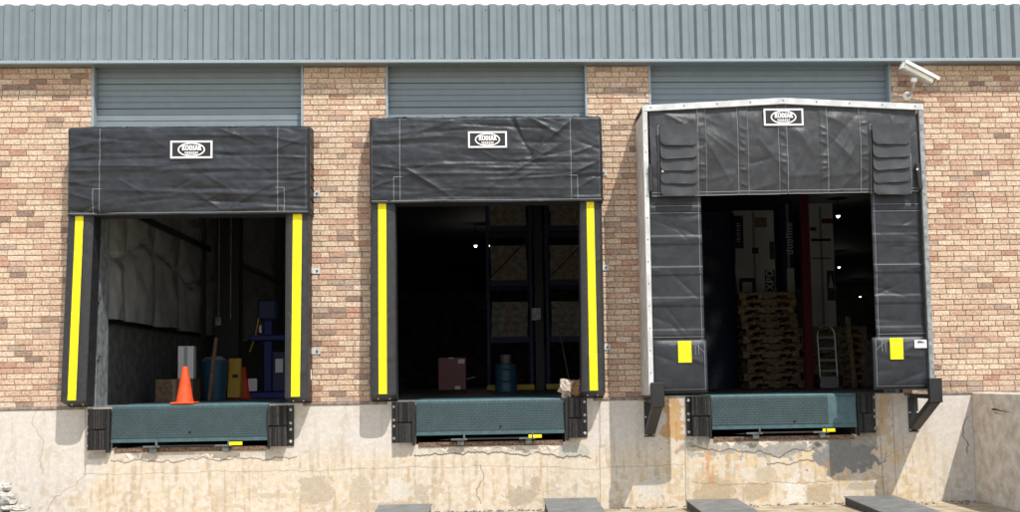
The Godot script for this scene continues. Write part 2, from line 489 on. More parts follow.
			for p in patches:
				var dx: float = absf(wx - p[0]) / p[2]
				var dy: float = absf(wy - p[1]) / p[3]
				if dx < 1.7 and dy < 1.7:
					var r: float = lerpf(maxf(dx, dy), sqrt(dx * dx + dy * dy), 0.45) + (nm - 0.5) * p[6] * 1.9 + (nb - 0.5) * p[6] * 0.7
					k = k.lerp(p[4] * (0.90 + 0.12 * nc + 0.14 * nb), sm(1.06, 0.88, r) * p[5])
			for q in runs:
				var dx: float = absf(wx + (nb - 0.5) * 0.05 - q[0]) / q[3]
				if dx < 1.5 and wy < q[1] and wy > q[2] - 0.1:
					k = k.lerp(Color(0.80, 0.50, 0.25), sm(1.3, 0.3, dx) * sm(0.35, 0.6, ns * 0.5 + nb * 0.5) * sm(q[2] - 0.08, q[2] + 0.1, wy) * q[4])
			k *= 0.93 + 0.12 * nc
			if nc > 0.83 and nb > 0.50: k = k.lerp(Color(0.42, 0.37, 0.31), 0.55)
			d[(py * W + px) * 3] = int(clampf(k.r, 0, 1) * 255)
			d[(py * W + px) * 3 + 1] = int(clampf(k.g, 0, 1) * 255)
			d[(py * W + px) * 3 + 2] = int(clampf(k.b, 0, 1) * 255)
	var im := Image.create_from_data(W, H, false, Image.FORMAT_RGB8, d)
	for l in lines:
		var pts: Array = l[0]
		var wander: float = l[3] if l.size() > 3 else 1.0
		for i in pts.size() - 1:
			var n := int(pts[i].distance_to(pts[i + 1]) * 200.0)
			for s in n:
				var w: Vector2 = pts[i].lerp(pts[i + 1], float(s) / n)
				var fx := (w.x + 8.2) / 14.3 * W
				var fy := -w.y / 1.4 * H
				var j := (a[((int(fx) * 3) % 1024) + 1024 * ((int(fy) * 3) % 1024)] / 255.0 - 0.5) * 12.0 + (b[(int(fx * 2.0) % 1024) + 1024 * (int(fy * 2.0) % 1024)] / 255.0 - 0.5) * 2.5
				var vert: bool = absf(pts[i].x - pts[i + 1].x) < absf(pts[i].y - pts[i + 1].y)
				if vert: fx += j * wander
				else: fy += j * wander
				var hw := maxf(0.6, l[1] / 14.3 * W)
				for oy in range(-1, 2):
					for ox in range(-1, 2):
						var ix := int(fx) + ox
						var iy := int(fy) + oy
						if ix < 0 or iy < 0 or ix >= W or iy >= H: continue
						var off := absf((ix + 0.5 - fx) if vert else (iy + 0.5 - fy))
						var o2 := absf((iy + 0.5 - fy) if vert else (ix + 0.5 - fx))
						if o2 > 0.6: continue
						var st: float = clampf(hw - off + 0.5, 0, 1) * l[2] * (0.35 + 0.65 * c[(ix * 3) % 512 + 512 * ((iy * 3) % 512)] / 255.0)
						im.set_pixel(ix, iy, im.get_pixel(ix, iy).lerp(Color(0.30, 0.25, 0.20), st))
	return ImageTexture.create_from_image(im)

# ---------------------------------------------------------------- scene
func _ready() -> void:
	rng.seed = 7
	set_view()
	materials()
	build_ground()
	build_warehouse()
	build_wing_wall()
	build_levelers()
	build_bumpers()
	build_seals()
	build_shelter()
	build_brackets()
	build_security_camera()
	build_ramps()
	build_cone("traffic_cone", Vector3(-3.668, 0.012, -0.10), M.orange, "orange traffic cone on the leveler of the left dock", 0.45)
	build_paper()
	build_stones()
	build_left_hall()
	build_middle_hall()
	build_right_hall()
	build_lamps()

func set_view() -> void:
	var cam := Camera3D.new()
	cam.name = "camera"
	add_child(cam)
	var near := 0.1
	var k := near / 1100.0
	cam.set_frustum(512.0 * k, Vector2(-26.85 * k, 40.7 * k), near, 400.0)
	var yaw := 0.0456964
	var pitch := 0.0734414
	var roll := -0.0159768
	var f := Vector3(sin(yaw) * cos(pitch), sin(pitch), -cos(yaw) * cos(pitch))
	var r := Vector3(cos(yaw), 0, sin(yaw))
	var u := r.cross(f)
	var r2 := r * cos(roll) + u * sin(roll)
	var u2 := -r * sin(roll) + u * cos(roll)
	cam.transform = Transform3D(Basis(r2, u2, -f), Vector3(0, 0.2604, 13.4573))
	cam.current = true
	var env := Environment.new()
	env.background_mode = Environment.BG_SKY
	env.tonemap_mode = Environment.TONE_MAPPER_LINEAR
	env.tonemap_exposure = 1.06
	var sky := Sky.new()
	var sm_ := ProceduralSkyMaterial.new()
	sm_.sky_top_color = Color(0.66, 0.79, 0.95)
	sm_.sky_horizon_color = Color(1.0, 1.0, 1.0)
	sm_.sky_curve = 1.0
	sm_.ground_bottom_color = Color(0.45, 0.42, 0.36)
	sm_.ground_horizon_color = Color(0.75, 0.73, 0.70)
	sky.sky_material = sm_
	env.sky = sky
	env.background_energy_multiplier = 1.25
	env.sdfgi_enabled = true
	env.ssao_enabled = true
	env.ssil_enabled = true
	var we := WorldEnvironment.new()
	we.name = "environment"
	we.environment = env
	add_child(we)
	var sun := DirectionalLight3D.new()
	sun.name = "sun"
	add_child(sun)
	sun.look_at_from_position(Vector3.ZERO, Vector3(-0.60, -1.8, -1.0), Vector3.UP)
	sun.light_energy = 1.5
	sun.light_angular_distance = 0.5
	sun.light_color = Color(1.0, 0.975, 0.94)
	sun.shadow_enabled = true

func structure(called: String, st: SurfaceTool, m: Material) -> void:
	var o := obj(called, st, m, self)
	o.set_meta("kind", "structure")

func build_ground() -> void:
	var st := mb()
	face(st, [Vector3(-90, GROUND, 0.02), Vector3(90, GROUND, 0.02), Vector3(90, GROUND, 120), Vector3(-90, GROUND, 120)], Vector3.UP)
	structure("ground", st, M.ground)
	st = mb()
	ab(st, Vector3(6.26, GROUND - 0.2, 0.025), Vector3(30, -0.10, 6.0), 0.02)
	structure("bank", st, M.bank)

# ---------------------------------------------------------------- building
const OPEN := [[-4.788, -2.231], [-1.213, 1.281], [2.061, 5.137]]
const PITS := [[-4.49, -2.635], [-0.875, 0.93], [2.72, 4.525]]
var PIERS := [[-8.6, -4.788], [-2.231, -1.213], [1.281, 2.061], [5.137, 10.0]]

func build_warehouse() -> void:
	var b := thing("warehouse", "tan brick warehouse with grey ribbed metal fascia above three loading docks", "building")
	brick_walls(b)
	foundation(b)
	fascia(b)
	infill(b)
	hall_shell(b)

func brick_walls(b: Node3D) -> void:
	var tones := [Color(0.82, 0.695, 0.53), Color(0.86, 0.75, 0.60), Color(0.77, 0.63, 0.475), Color(0.79, 0.635, 0.495), Color(0.73, 0.555, 0.43), Color(0.69, 0.49, 0.375), Color(0.64, 0.42, 0.315), Color(0.56, 0.34, 0.25), Color(0.70, 0.55, 0.405), Color(0.40, 0.30, 0.24), Color(0.31, 0.235, 0.195), Color(0.52, 0.44, 0.365)]
	var weights := [18, 16, 16, 12, 11, 8, 5, 3, 10, 3, 2, 4]
	var bag := []
	for i in weights.size():
		for k in weights[i]: bag.append(i)
	var cache := {}
	var singles := 0
	rng.seed = 99
	for seg in PIERS:
		var rest := mb()
		var wall := part_box("brick_wall", Vector3(seg[0], 0.0, -0.30), Vector3(seg[1], 4.137, -0.008), M.mortar, b)
		for k in 61:
			var y := (k + 0.5) * COURSE
			var x: float = seg[0] - STRETCH + (k % 2) * STRETCH * 0.5 + rng.randf_range(-0.02, 0.02)
			while x < seg[1]:
				var w := STRETCH
				if rng.randf() < 0.06: w = STRETCH * 0.5
				var x0: float = maxf(x + 0.005, seg[0] + 0.002)
				var x1: float = minf(x + w - 0.005, seg[1] - 0.002)
				var tone: int = bag[rng.randi() % bag.size()]
				var proud := rng.randf_range(-0.003, 0.004)
				var tilt := rng.randf_range(-0.0015, 0.0015)
				x += w
				if x1 - x0 < 0.025: continue
				var len_ := snappedf(x1 - x0, 0.002)
				var c := Vector3((x0 + x1) * 0.5, y + tilt, proud - 0.02)
				var near: bool = (c.x > -5.95 and c.x < -5.0 and y < 4.10) or (c.x > -2.10 and c.x < -1.40 and y < 4.0)
				if near and singles < 300:
					var key := "%.3f %d" % [len_, tone]
					if not cache.has(key):
						var s1 := mb()
						col = tones[tone].lerp(Color(0.75, 0.60, 0.485), 0.12)
						cbox(s1, Vector3.ZERO, Vector3(len_, 0.0575, 0.04), 0.003)
						cache[key] = s1.commit()
					put("brick", cache[key], M.brick, wall, c)
					singles += 1
				else:
					col = tones[tone].lerp(Color(0.75, 0.60, 0.485), 0.12) * rng.randf_range(0.92, 1.06)
					cbox(rest, c, Vector3(len_, 0.0575, 0.04), 0.003)
		col = Color.WHITE
		var o := obj("brick", rest, M.brick, wall)
		o.set_meta("kind", "stuff")
		part_box("mortar_bed", Vector3(seg[0], -0.035, 0.003), Vector3(seg[1], 0.004, 0.030), M.mortar_bed, b, 0.01)

func foundation(b: Node3D) -> void:
	var st := mb()
	var z := 0.02
	var q := func(x0: float, x1: float, y0: float, y1: float) -> void:
		for v in [[x0, y0], [x0, y1], [x1, y1], [x0, y0], [x1, y1], [x1, y0]]:
			st.set_normal(Vector3.BACK)
			st.set_color(Color.WHITE)
			st.set_uv(Vector2((v[0] + 8.2) / 14.3, -v[1] / 1.4))
			st.add_vertex(Vector3(v[0], v[1], z))
	q.call(-8.2, 6.1, -1.40, -0.52)
	var xs := [-8.2]
	for p in PITS: xs += [p[0], p[1]]
	xs.append(6.1)
	for i in range(0, xs.size(), 2): q.call(xs[i], xs[i + 1], -0.52, -0.002)
	var m := StandardMaterial3D.new()
	m.albedo_texture = foundation_texture()
	m.albedo_color = Color(0.965, 0.965, 0.965)
	m.roughness = 0.92
	m.texture_repeat = false
	m.heightmap_enabled = true
	m.heightmap_texture = m.albedo_texture
	m.heightmap_scale = 0.5
	var o := obj("foundation_wall", st, m, b)
	# top ledge, pit linings and the slab behind the face
	st = mb()
	for i in range(0, xs.size(), 2): ab(st, Vector3(xs[i], -0.5, -0.30), Vector3(xs[i + 1], -0.004, 0.016))
	ab(st, Vector3(-8.2, -1.6, -0.30), Vector3(6.1, -0.56, 0.016))
	obj("foundation_core", st, M.pit, b)
	for p in PITS:
		st = mb()
		ab(st, Vector3(p[0] - 0.2, -0.62, -2.5), Vector3(p[1] + 0.2, -0.57, -0.31))
		ab(st, Vector3(p[0] - 0.2, -0.57, -2.5), Vector3(p[1] + 0.2, -0.10, -2.45))
		ab(st, Vector3(p[0] - 0.05, -0.56, -2.45), Vector3(p[0] - 0.002, -0.012, -0.31))
		ab(st, Vector3(p[1] + 0.002, -0.56, -2.45), Vector3(p[1] + 0.05, -0.012, -0.31))
		obj("leveler_pit", st, M.pit, b)
	for p in PITS:
		st = mb()
		ab(st, Vector3(p[0] + 0.03, -0.555, -0.02), Vector3(p[1] - 0.03, -0.500, 0.032), 0.003)
		obj("pit_curb_angle", st, M.rust, b)
	# mortar lumps under the docks, proud of the wall face
	for p in PITS:
		for k in 7:
			var w := rng.randf_range(0.18, 0.42)
			var x := rng.randf_range(p[0], p[1] - w)
			var seed_ := rng.randf() * 9.0
			st = mb()
			var h := rng.randf_range(0.05, 0.11)
			grid(st, 10, 5, func(u: float, v: float) -> Vector3:
				var e := sin(PI * u) * sin(PI * clampf(v * 0.9 + 0.05, 0, 1))
				return Vector3(x + w * u, -0.553 - h * v * (0.6 + 0.4 * sin(u * 9.0 + seed_)), 0.019 + 0.008 * e * (1.0 + 0.5 * sin(u * 17.0 + seed_ * 3.0))), Vector3.BACK)
			obj("mortar_patch", st, M.wing, o)

func rib_profile() -> Array:
	# one 183 mm pitch of the fascia sheet: x offset, z offset
	return [[0.0, 0.0], [0.055, 0.0], [0.085, 0.045], [0.153, 0.045], [0.183, 0.0]]

func fascia(b: Node3D) -> void:
	var prof := rib_profile()
	var y0 := 4.166
	var y1 := 4.86
	var st := mb()
	var face_z := 0.155
	for n in 5:
		for i in prof.size() - 1:
			var a: Array = prof[i]
			var c: Array = prof[i + 1]
			var x0: float = n * 0.183 + a[0]
			var x1: float = n * 0.183 + c[0]
			var out := Vector3(-(c[1] - a[1]), 0, c[0] - a[0])
			face(st, [Vector3(x0, y0, face_z + a[1]), Vector3(x0, y1, face_z + a[1]), Vector3(x1, y1, face_z + c[1]), Vector3(x1, y0, face_z + c[1])], out)
			face(st, [Vector3(x0, y0, face_z + a[1] - 0.002), Vector3(x0, y1, face_z + a[1] - 0.002), Vector3(x1, y1, face_z + c[1] - 0.002), Vector3(x1, y0, face_z + c[1] - 0.002)], -out)
	var sheet := st.commit()
	var screws := mb()
	for n in 5:
		for y in [4.19, 4.80]:
			if n == 2 or (y < 4.5 and n != 3):
				cbox(screws, Vector3(n * 0.183 + 0.030, y, face_z + 0.004), Vector3(0.013, 0.013, 0.008), 0.003)
	var screw_mesh := screws.commit()
	for i in 20:
		var s := put("fascia_sheet", sheet, M.siding if i % 3 else M.siding2, b, Vector3(-8.6 + i * 0.915, 0, 0.0))
		put("screws", screw_mesh, M.screw, s).set_meta("kind", "stuff")
	part_box("fascia_backing", Vector3(-8.6, 4.15, -0.30), Vector3(9.7, 4.84, 0.148), M.siding2, b)
	part_box("soffit", Vector3(-8.6, 4.138, -0.005), Vector3(9.7, 4.149, 0.146), M.siding2, b)
	st = mb()
	ab(st, Vector3(-8.6, 4.128, 0.15), Vector3(9.7, 4.164, 0.206), 0.003)
	obj("drip_trim", st, M.trim, b)
	part_box("coping", Vector3(-8.6, 4.845, -0.3), Vector3(9.7, 4.856, 0.15), M.trim, b, 0.002)

func infill(b: Node3D) -> void:
	# horizontal metal panels over each door, recessed from the brick face
	var zf := -0.105
	for o in OPEN:
		var w: float = o[1] - o[0] - 0.05
		var st := mb()
		var prof := [[0.0, -0.022], [0.008, -0.022], [0.012, 0.0], [0.074, 0.0], [0.079, -0.008], [0.085, -0.008], [0.090, 0.0], [0.148, 0.0], [0.153, -0.008], [0.159, -0.008], [0.164, 0.0], [0.222, 0.0], [0.227, -0.008], [0.233, -0.008], [0.238, 0.0], [0.304, 0.0], [0.304, -0.022]]
		for i in prof.size() - 1:
			var p: Array = prof[i]
			var c: Array = prof[i + 1]
			face(st, [Vector3(0, p[0], p[1]), Vector3(w, p[0], p[1]), Vector3(w, c[0], c[1]), Vector3(0, c[0], c[1])], Vector3(0, -(c[1] - p[1]), c[0] - p[0]))
		var mesh := st.commit()
		var y := 3.640
		while y > 2.80: y -= 0.3075
		while y < 4.10:
			put("infill_panel", mesh, M.siding if int(y * 10) % 2 else M.siding2, b, Vector3(o[0] + 0.025, y, zf))
			y += 0.3075
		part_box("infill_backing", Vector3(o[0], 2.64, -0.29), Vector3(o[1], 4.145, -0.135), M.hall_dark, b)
		for s in [0, 1]:
			var x: float = o[0] if s == 0 else o[1]
			st = mb()
			var d := 0.024 if s == 0 else -0.024
			ab(st, Vector3(x + d, 2.0, -0.29), Vector3(x + d * 0.05, 4.14, -0.012), 0.002)
			ab(st, Vector3(x + d, 2.0, -0.009), Vector3(x - d * 0.15, 4.14, 0.006), 0.002)
			obj("opening_trim", st, M.trim, b)

func hall_shell(b: Node3D) -> void:
	part_box("floor_slab", Vector3(-5.1, -0.35, -42), Vector3(24, -0.002, -2.51), M.floor, b)
	var st := mb()
	var xs := [-5.1]
	for p in PITS: xs += [p[0] + 0.0, p[1] - 0.0]
	xs.append(24.0)
	for i in range(0, xs.size(), 2): ab(st, Vector3(xs[i], -0.35, -2.51), Vector3(xs[i + 1], -0.002, -0.301))
	obj("floor_slab", st, M.floor, b)
	st = mb()
	for i in range(0, xs.size(), 2):
		if i == 0: ab(st, Vector3(-4.78, -0.004, -0.301), Vector3(xs[1], 0.002, 0.028))
		elif i == 6: ab(st, Vector3(xs[i], -0.004, -0.301), Vector3(5.13, 0.002, 0.028))
		elif i == 2:
			ab(st, Vector3(xs[i], -0.004, -0.301), Vector3(-2.235, 0.002, 0.028))
			ab(st, Vector3(-1.209, -0.004, -0.301), Vector3(xs[i + 1], 0.002, 0.028))
		else:
			ab(st, Vector3(xs[i], -0.004, -0.301), Vector3(1.277, 0.002, 0.028))
			ab(st, Vector3(2.065, -0.004, -0.301), Vector3(xs[i + 1], 0.002, 0.028))
	obj("door_sill", st, M.galv, b)
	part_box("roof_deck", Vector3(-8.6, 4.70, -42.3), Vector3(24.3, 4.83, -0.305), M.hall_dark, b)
	part_box("hall_wall", Vector3(-4.9, -0.3, -42.3), Vector3(24.3, 4.69, -42.0), M.hall, b)
	part_box("hall_wall", Vector3(24.0, -0.3, -42.0), Vector3(24.3, 4.69, -0.305), M.hall, b)
	part_box("hall_wall", Vector3(10.0, -0.3, -0.30), Vector3(24.0, 4.69, -0.05), M.hall, b)
	part_box("hall_wall", Vector3(-5.3, -0.3, -42.0), Vector3(-4.955, 4.69, -0.305), M.wall_panel, b)
	# door jambs: steel channels inside each opening, with bolts
	for o in OPEN:
		for s in [0, 1]:
			var sg := 1.0 if s == 0 else -1.0
			var x: float = o[s] + sg * 0.036
			st = mb()
			ab(st, Vector3(x, 0.0, -0.42), Vector3(x + sg * 0.055, 2.60, -0.004), 0.003)
			var j := obj("door_jamb", st, M.jamb, b)
			for y in [0.55, 1.25, 1.95]:
				st = mb()
				cbox(st, Vector3(x + sg * 0.058, y, -0.05), Vector3(0.012, 0.035, 0.035), 0.004)
				cbox(st, Vector3(x + sg * 0.058, y + 0.05, -0.09), Vector3(0.012, 0.025, 0.025), 0.004)
				obj("bolt", st, M.black_steel, j)

func build_wing_wall() -> void:
	var w := thing("retaining_wall", "concrete retaining wall running out at the right edge of the dock", "wall")
	var st := mb()
	ab(st, Vector3(5.99, GROUND - 0.2, 0.022), Vector3(6.25, -0.006, 7.0), 0.015)
	obj("wall_body", st, M.wing, w)
	# dark scrapes on its face, thin ragged slivers
	for q in [[0.55, -0.20, 0.55, 0.030], [0.60, -0.235, 0.3, 0.012], [1.45, -0.10, 0.10, 0.16], [1.52, -0.20, 0.12, 0.10]]:
		st = mb()
		var pts := []
		for k in 13:
			var u := k / 6.0
			var up := u <= 1.0
			var t := u if up else 2.0 - u
			var h: float = q[3] * (1.0 - t) * (0.5 + 0.5 * sin(k * 2.3 + q[0] * 9.0) * 0.6)
			pts.append(Vector2(q[0] + q[2] * t, q[1] - 0.03 * t + (h if up else -h * 0.5)))
		var c := Vector2.ZERO
		for p in pts: c += p / pts.size()
		for k in pts.size():
			var p: Vector2 = pts[k]
			var r: Vector2 = pts[(k + 1) % pts.size()]
			face(st, [Vector3(5.9885, c.y, c.x), Vector3(5.9885, p.y, p.x), Vector3(5.9885, r.y, r.x)], Vector3.LEFT)
		obj("scrape_mark", st, M.ramp_side, w)

# ---------------------------------------------------------------- dock equipment
func build_levelers() -> void:
	var data := [[-4.487, -2.640, -0.437, "teal tread plate dock leveler of the left dock, below the orange cone"], [-0.868, 0.920, -0.417, "teal tread plate dock leveler of the middle dock"], [2.728, 4.518, -0.409, "teal tread plate dock leveler of the right dock, plain coloured at its right end"]]
	for i in 3:
		var d: Array = data[i]
		var x0: float = d[0]
		var x1: float = d[1]
		var t := thing("dock_leveler", d[3], "dock leveler", Vector3((x0 + x1) * 0.5, 0, 0), 0.0, "dock levelers")
		var h: float = (x1 - x0) * 0.5
		var st := mb()
		ab(st, Vector3(-h, -0.016, -2.44), Vector3(h, 0.008, 0.006), 0.003)
		obj("deck_plate", st, M.deck_steel, t)
		# the lip hangs down in front, bent a little near its end
		var lip := func(xa: float, xb: float, m: Material, called: String) -> MeshInstance3D:
			var s := mb()
			var yb: float = d[2]
			var prof := [Vector2(0.0, 0.010), Vector2(-0.03, 0.046), Vector2(yb + 0.055, 0.070), Vector2(yb, 0.052)]
			for k in 3:
				var a: Vector2 = prof[k]
				var c: Vector2 = prof[k + 1]
				face(s, [Vector3(xa, a.x, a.y), Vector3(xb, a.x, a.y), Vector3(xb, c.x, c.y), Vector3(xa, c.x, c.y)], Vector3(0, a.y - c.y, absf(c.x - a.x)))
				face(s, [Vector3(xa, a.x, a.y - 0.02), Vector3(xb, a.x, a.y - 0.02), Vector3(xb, c.x, c.y - 0.02), Vector3(xa, c.x, c.y - 0.02)], Vector3(0, 0, -1))
				for e in [[xa, -1.0], [xb, 1.0]]:
					face(s, [Vector3(e[0], a.x, a.y), Vector3(e[0], c.x, c.y), Vector3(e[0], c.x, c.y - 0.02), Vector3(e[0], a.x, a.y - 0.02)], Vector3(e[1], 0, 0))
			face(s, [Vector3(xa, yb, 0.052), Vector3(xb, yb, 0.052), Vector3(xb, yb, 0.032), Vector3(xa, yb, 0.032)], Vector3.DOWN)
			return obj(called, s, m, t)
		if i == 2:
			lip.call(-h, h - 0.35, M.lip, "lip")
			lip.call(h - 0.349, h, M.lip_plain, "lip_right_end")  # right end of the lip in a separate plain colour, without tread
		else:
			lip.call(-h, h, M.lip, "lip")
		st = mb()
		ab(st, Vector3(-h, d[2] + 0.004, 0.0565), Vector3(h, d[2] + 0.045, 0.073))
		obj("lip_edge", st, M.lip_plain, t)
		st = mb()
		tube(st, [Vector3(-h, -0.008, 0.016), Vector3(h, -0.008, 0.016)], 0.014, 10)
		obj("hinge", st, M.deck_steel, t)
		st = mb()
		cbox(st, Vector3(0.0 if i == 0 else 0.12, -0.32, 0.068), Vector3(0.03, 0.03, 0.012), 0.005)
		obj("hole", st, M.black_paint, t)
		# keepers that carry the hanging lip, and the bar between them
		for s in [-1.0, 1.0]:
			var kx: float = s * h * 0.46 + (-0.02 if i == 0 else 0.03)
			st = mb()
			ab(st, Vector3(kx - 0.10, d[2] - 0.062, 0.034), Vector3(kx + 0.10, d[2] - 0.040, 0.10), 0.004)
			ab(st, Vector3(kx + 0.05, d[2] - 0.05, 0.082), Vector3(kx + 0.075, d[2] + 0.02, 0.105), 0.004)
			ab(st, Vector3(kx - 0.02, d[2] - 0.12, 0.036), Vector3(kx + 0.06, d[2] - 0.060, 0.085), 0.004)
			obj("lip_keeper", st, M.keeper, t)
			st = mb()
			face(st, [Vector3(kx - 0.12, d[2] - 0.045, 0.10), Vector3(kx - 0.25, d[2] - 0.055, 0.06), Vector3(kx - 0.12, d[2] - 0.058, 0.06)], Vector3.UP)
			obj("keeper_tip", st, M.keeper, t)
		st = mb()
		ab(st, Vector3(-h * 0.40, d[2] - 0.056, 0.05), Vector3(h * 0.46, d[2] - 0.038, 0.078), 0.003)
		obj("keeper_bar", st, M.black_steel, t)
		st = mb()
		var tx: float = h * 0.46 + 0.13
		ab(st, Vector3(tx - 0.085, d[2] - 0.048, 0.092), Vector3(tx + 0.075, d[2] - 0.008, 0.104), 0.003)
		obj("warning_tag", st, M.yellow, t)

func build_bumpers() -> void:
	# outer plate x0 x1, blocks x0 x1, inner angle x0 x1, top
	var data := [
		[-4.778, -4.739, -4.739, -4.540, -4.540, -4.497, -0.028, "laminated rubber bumper at the left end of the left dock leveler"],
		[-2.413, -2.334, -2.624, -2.413, -2.636, -2.624, -0.022, "laminated rubber bumper at the right end of the left dock leveler"],
		[-1.163, -1.105, -1.105, -0.918, -0.918, -0.880, -0.006, "laminated rubber bumper at the left end of the middle dock leveler"],
		[1.137, 1.203, 0.971, 1.137, 0.934, 0.971, 0.014, "laminated rubber bumper under crumpled paper, right end of the middle leveler"],
		[2.418, 2.477, 2.477, 2.700, 2.700, 2.716, 0.006, "laminated rubber bumper at the left end of the right dock leveler"],
		[4.716, 4.768, 4.545, 4.716, 4.528, 4.545, 0.008, "laminated rubber bumper at the right end of the right dock leveler"]]
	for d in data:
		var cx: float = (d[2] + d[3]) * 0.5
		var top: float = d[6]
		var t := thing("dock_bumper", d[7], "bumper", Vector3(cx, top - 0.49, 0.022), 0.0, "rubber dock bumpers")
		var st := mb()
		ab(st, Vector3(d[0] - cx, 0.0, 0.0), Vector3(d[1] - cx, 0.49, 0.014), 0.003)
		ab(st, Vector3(d[2] - cx, 0.0, 0.0), Vector3(d[3] - cx, 0.49, 0.010))
		obj("mounting_plate", st, M.black_steel, t)
		st = mb()
		ab(st, Vector3(d[4] - cx, -0.03, 0.0), Vector3(d[5] - cx, 0.49, 0.075), 0.003)
		obj("angle_iron", st, M.black_steel, t)
		var w: float = d[3] - d[2]
		for k in 2:
			var y0 := 0.004 + k * 0.246
			var n := 13
			for i in n:
				st = mb()
				var x0: float = -w * 0.5 + w * i / n
				ab(st, Vector3(x0 + 0.001, y0 + rng.randf_range(0, 0.006), 0.011), Vector3(x0 + w / n - 0.001, y0 + 0.236 - rng.randf_range(0, 0.007), 0.098 + rng.randf_range(0, 0.009)), 0.003)
				obj("rubber_slab", st, M.rubber if rng.randf() < 0.6 else M.rubber2, t)
		var bx: float = (d[0] + d[1]) * 0.5 - cx
		for y in [0.055, 0.20, 0.275, 0.435]:
			st = mb()
			var turn := Basis(Vector3.BACK, rng.randf() * 1.5)
			cbox(st, Vector3(bx, y, 0.022), Vector3(0.034, 0.034, 0.018), 0.008, turn)
			obj("bolt", st, M.bolt, t)

func fold_field(folds: Array, x: float, y: float) -> float:
	# each fold: x, y, angle, half length, width, height
	var z := 0.0
	for f in folds:
		var dx: float = x - f[0]
		var dy: float = y - f[1]
		var ca: float = f[6]
		var sa: float = f[7]
		var along: float = (dx * ca + dy * sa) / f[3]
		if absf(along) > 2.2: continue
		var across: float = (-dx * sa + dy * ca) / f[4]
		if absf(across) > 5.0: continue
		z += f[5] * exp(-along * along) * (exp(-absf(across) * (1.0 if across > 0.0 else 1.8)))
	return z

func folds_for(x0: float, x1: float, y0: float, y1: float, n: int, tilt: float, spread: float, len_: float, wid: float, amp: float) -> Array:
	var a := []
	for i in n:
		var an := tilt + rng.randf_range(-spread, spread)
		a.append([rng.randf_range(x0, x1), rng.randf_range(y0, y1), an, len_ * rng.randf_range(0.4, 1.4), wid * rng.randf_range(0.5, 1.5), amp * rng.randf_range(-1.0, 1.0), cos(an), sin(an)])
	return a

func fold(x: float, y: float, deg: float, len_: float, wid: float, amp: float) -> Array:
	var an := deg_to_rad(deg)
	return [x, y, an, len_, wid, amp, cos(an), sin(an)]

func logo(parent: Node3D, c: Vector3, w: float) -> void:
	# printed badge: white frame, oval ring and name on black
	var h := w * 0.43
	var n := Node3D.new()
	n.name = "badge"
	parent.add_child(n, true)
	n.position = c
	var st := mb()
	cbox(st, Vector3(0, 0, -0.003), Vector3(w, h, 0.004))
	obj("badge_ground", st, M.print_black, n)
	st = mb()
	var t := w * 0.045
	for s in [-1.0, 1.0]:
		cbox(st, Vector3(0, s * (h - t) * 0.5, 0.001), Vector3(w, t, 0.003))
		cbox(st, Vector3(s * (w - t) * 0.5, 0, 0.001), Vector3(t, h - t * 2.0, 0.003))
	obj("badge_frame", st, M.print_white, n)
	st = mb()
	for k in 40:
		var a0 := TAU * k / 40
		var a1 := TAU * (k + 1) / 40
		var e := func(a: float, r: float) -> Vector3: return Vector3(cos(a) * (w * 0.325 - r), sin(a) * (h * 0.40 - r), 0.001)
		face(st, [e.call(a0, 0.0), e.call(a1, 0.0), e.call(a1, t * 0.75), e.call(a0, t * 0.75)], Vector3.BACK)
	obj("badge_oval", st, M.print_white, n)
	var l := lettering("KODIAK", w * 0.105, Vector3(0, h * 0.07, 0.002), M.print_white, n, Basis.from_scale(Vector3(0.85, 1.2, 1)), "badge_name")
	l.position.y = h * 0.09
	var l2 := put("badge_name", l.mesh, M.print_white, n)
	l2.transform = l.transform
	l2.position += Vector3(w * 0.012, 0, 0.0004)
	st = mb()
	var ang := [0.0]
	for k in 7:
		cbox(st, Vector3(-w * 0.14 + w * 0.28 * k / 6.0, -h * 0.17 - absf(k - 3.0) * 0.0, 0.001), Vector3(w * 0.028, h * 0.11, 0.003))
	cbox(st, Vector3(0, -h * 0.265, 0.001), Vector3(w * 0.26, h * 0.035, 0.003))
	obj("badge_line", st, M.print_white, n)

func stitch(parent: Node3D, pts: Array, surf: Callable, m: Material, w := 0.0055) -> void:
	# a narrow thread line laid on the sheet; surf gives z at x, y
	var st := mb()
	for i in pts.size() - 1:
		var a: Vector2 = pts[i]
		var b: Vector2 = pts[i + 1]
		var n := maxi(1, int(a.distance_to(b) / 0.02))
		var side := (b - a).normalized().orthogonal() * w * 0.5
		for k in n:
			var p := a.lerp(b, float(k) / n)
			var q := a.lerp(b, float(k + 1) / n)
			var zp: float = surf.call(p.x, p.y) + 0.003
			var zq: float = surf.call(q.x, q.y) + 0.003
			face(st, [Vector3(p.x - side.x, p.y - side.y, zp), Vector3(p.x + side.x, p.y + side.y, zp), Vector3(q.x + side.x, q.y + side.y, zq), Vector3(q.x - side.x, q.y - side.y, zq)], Vector3.BACK)
	obj("stitching", st, m, parent)

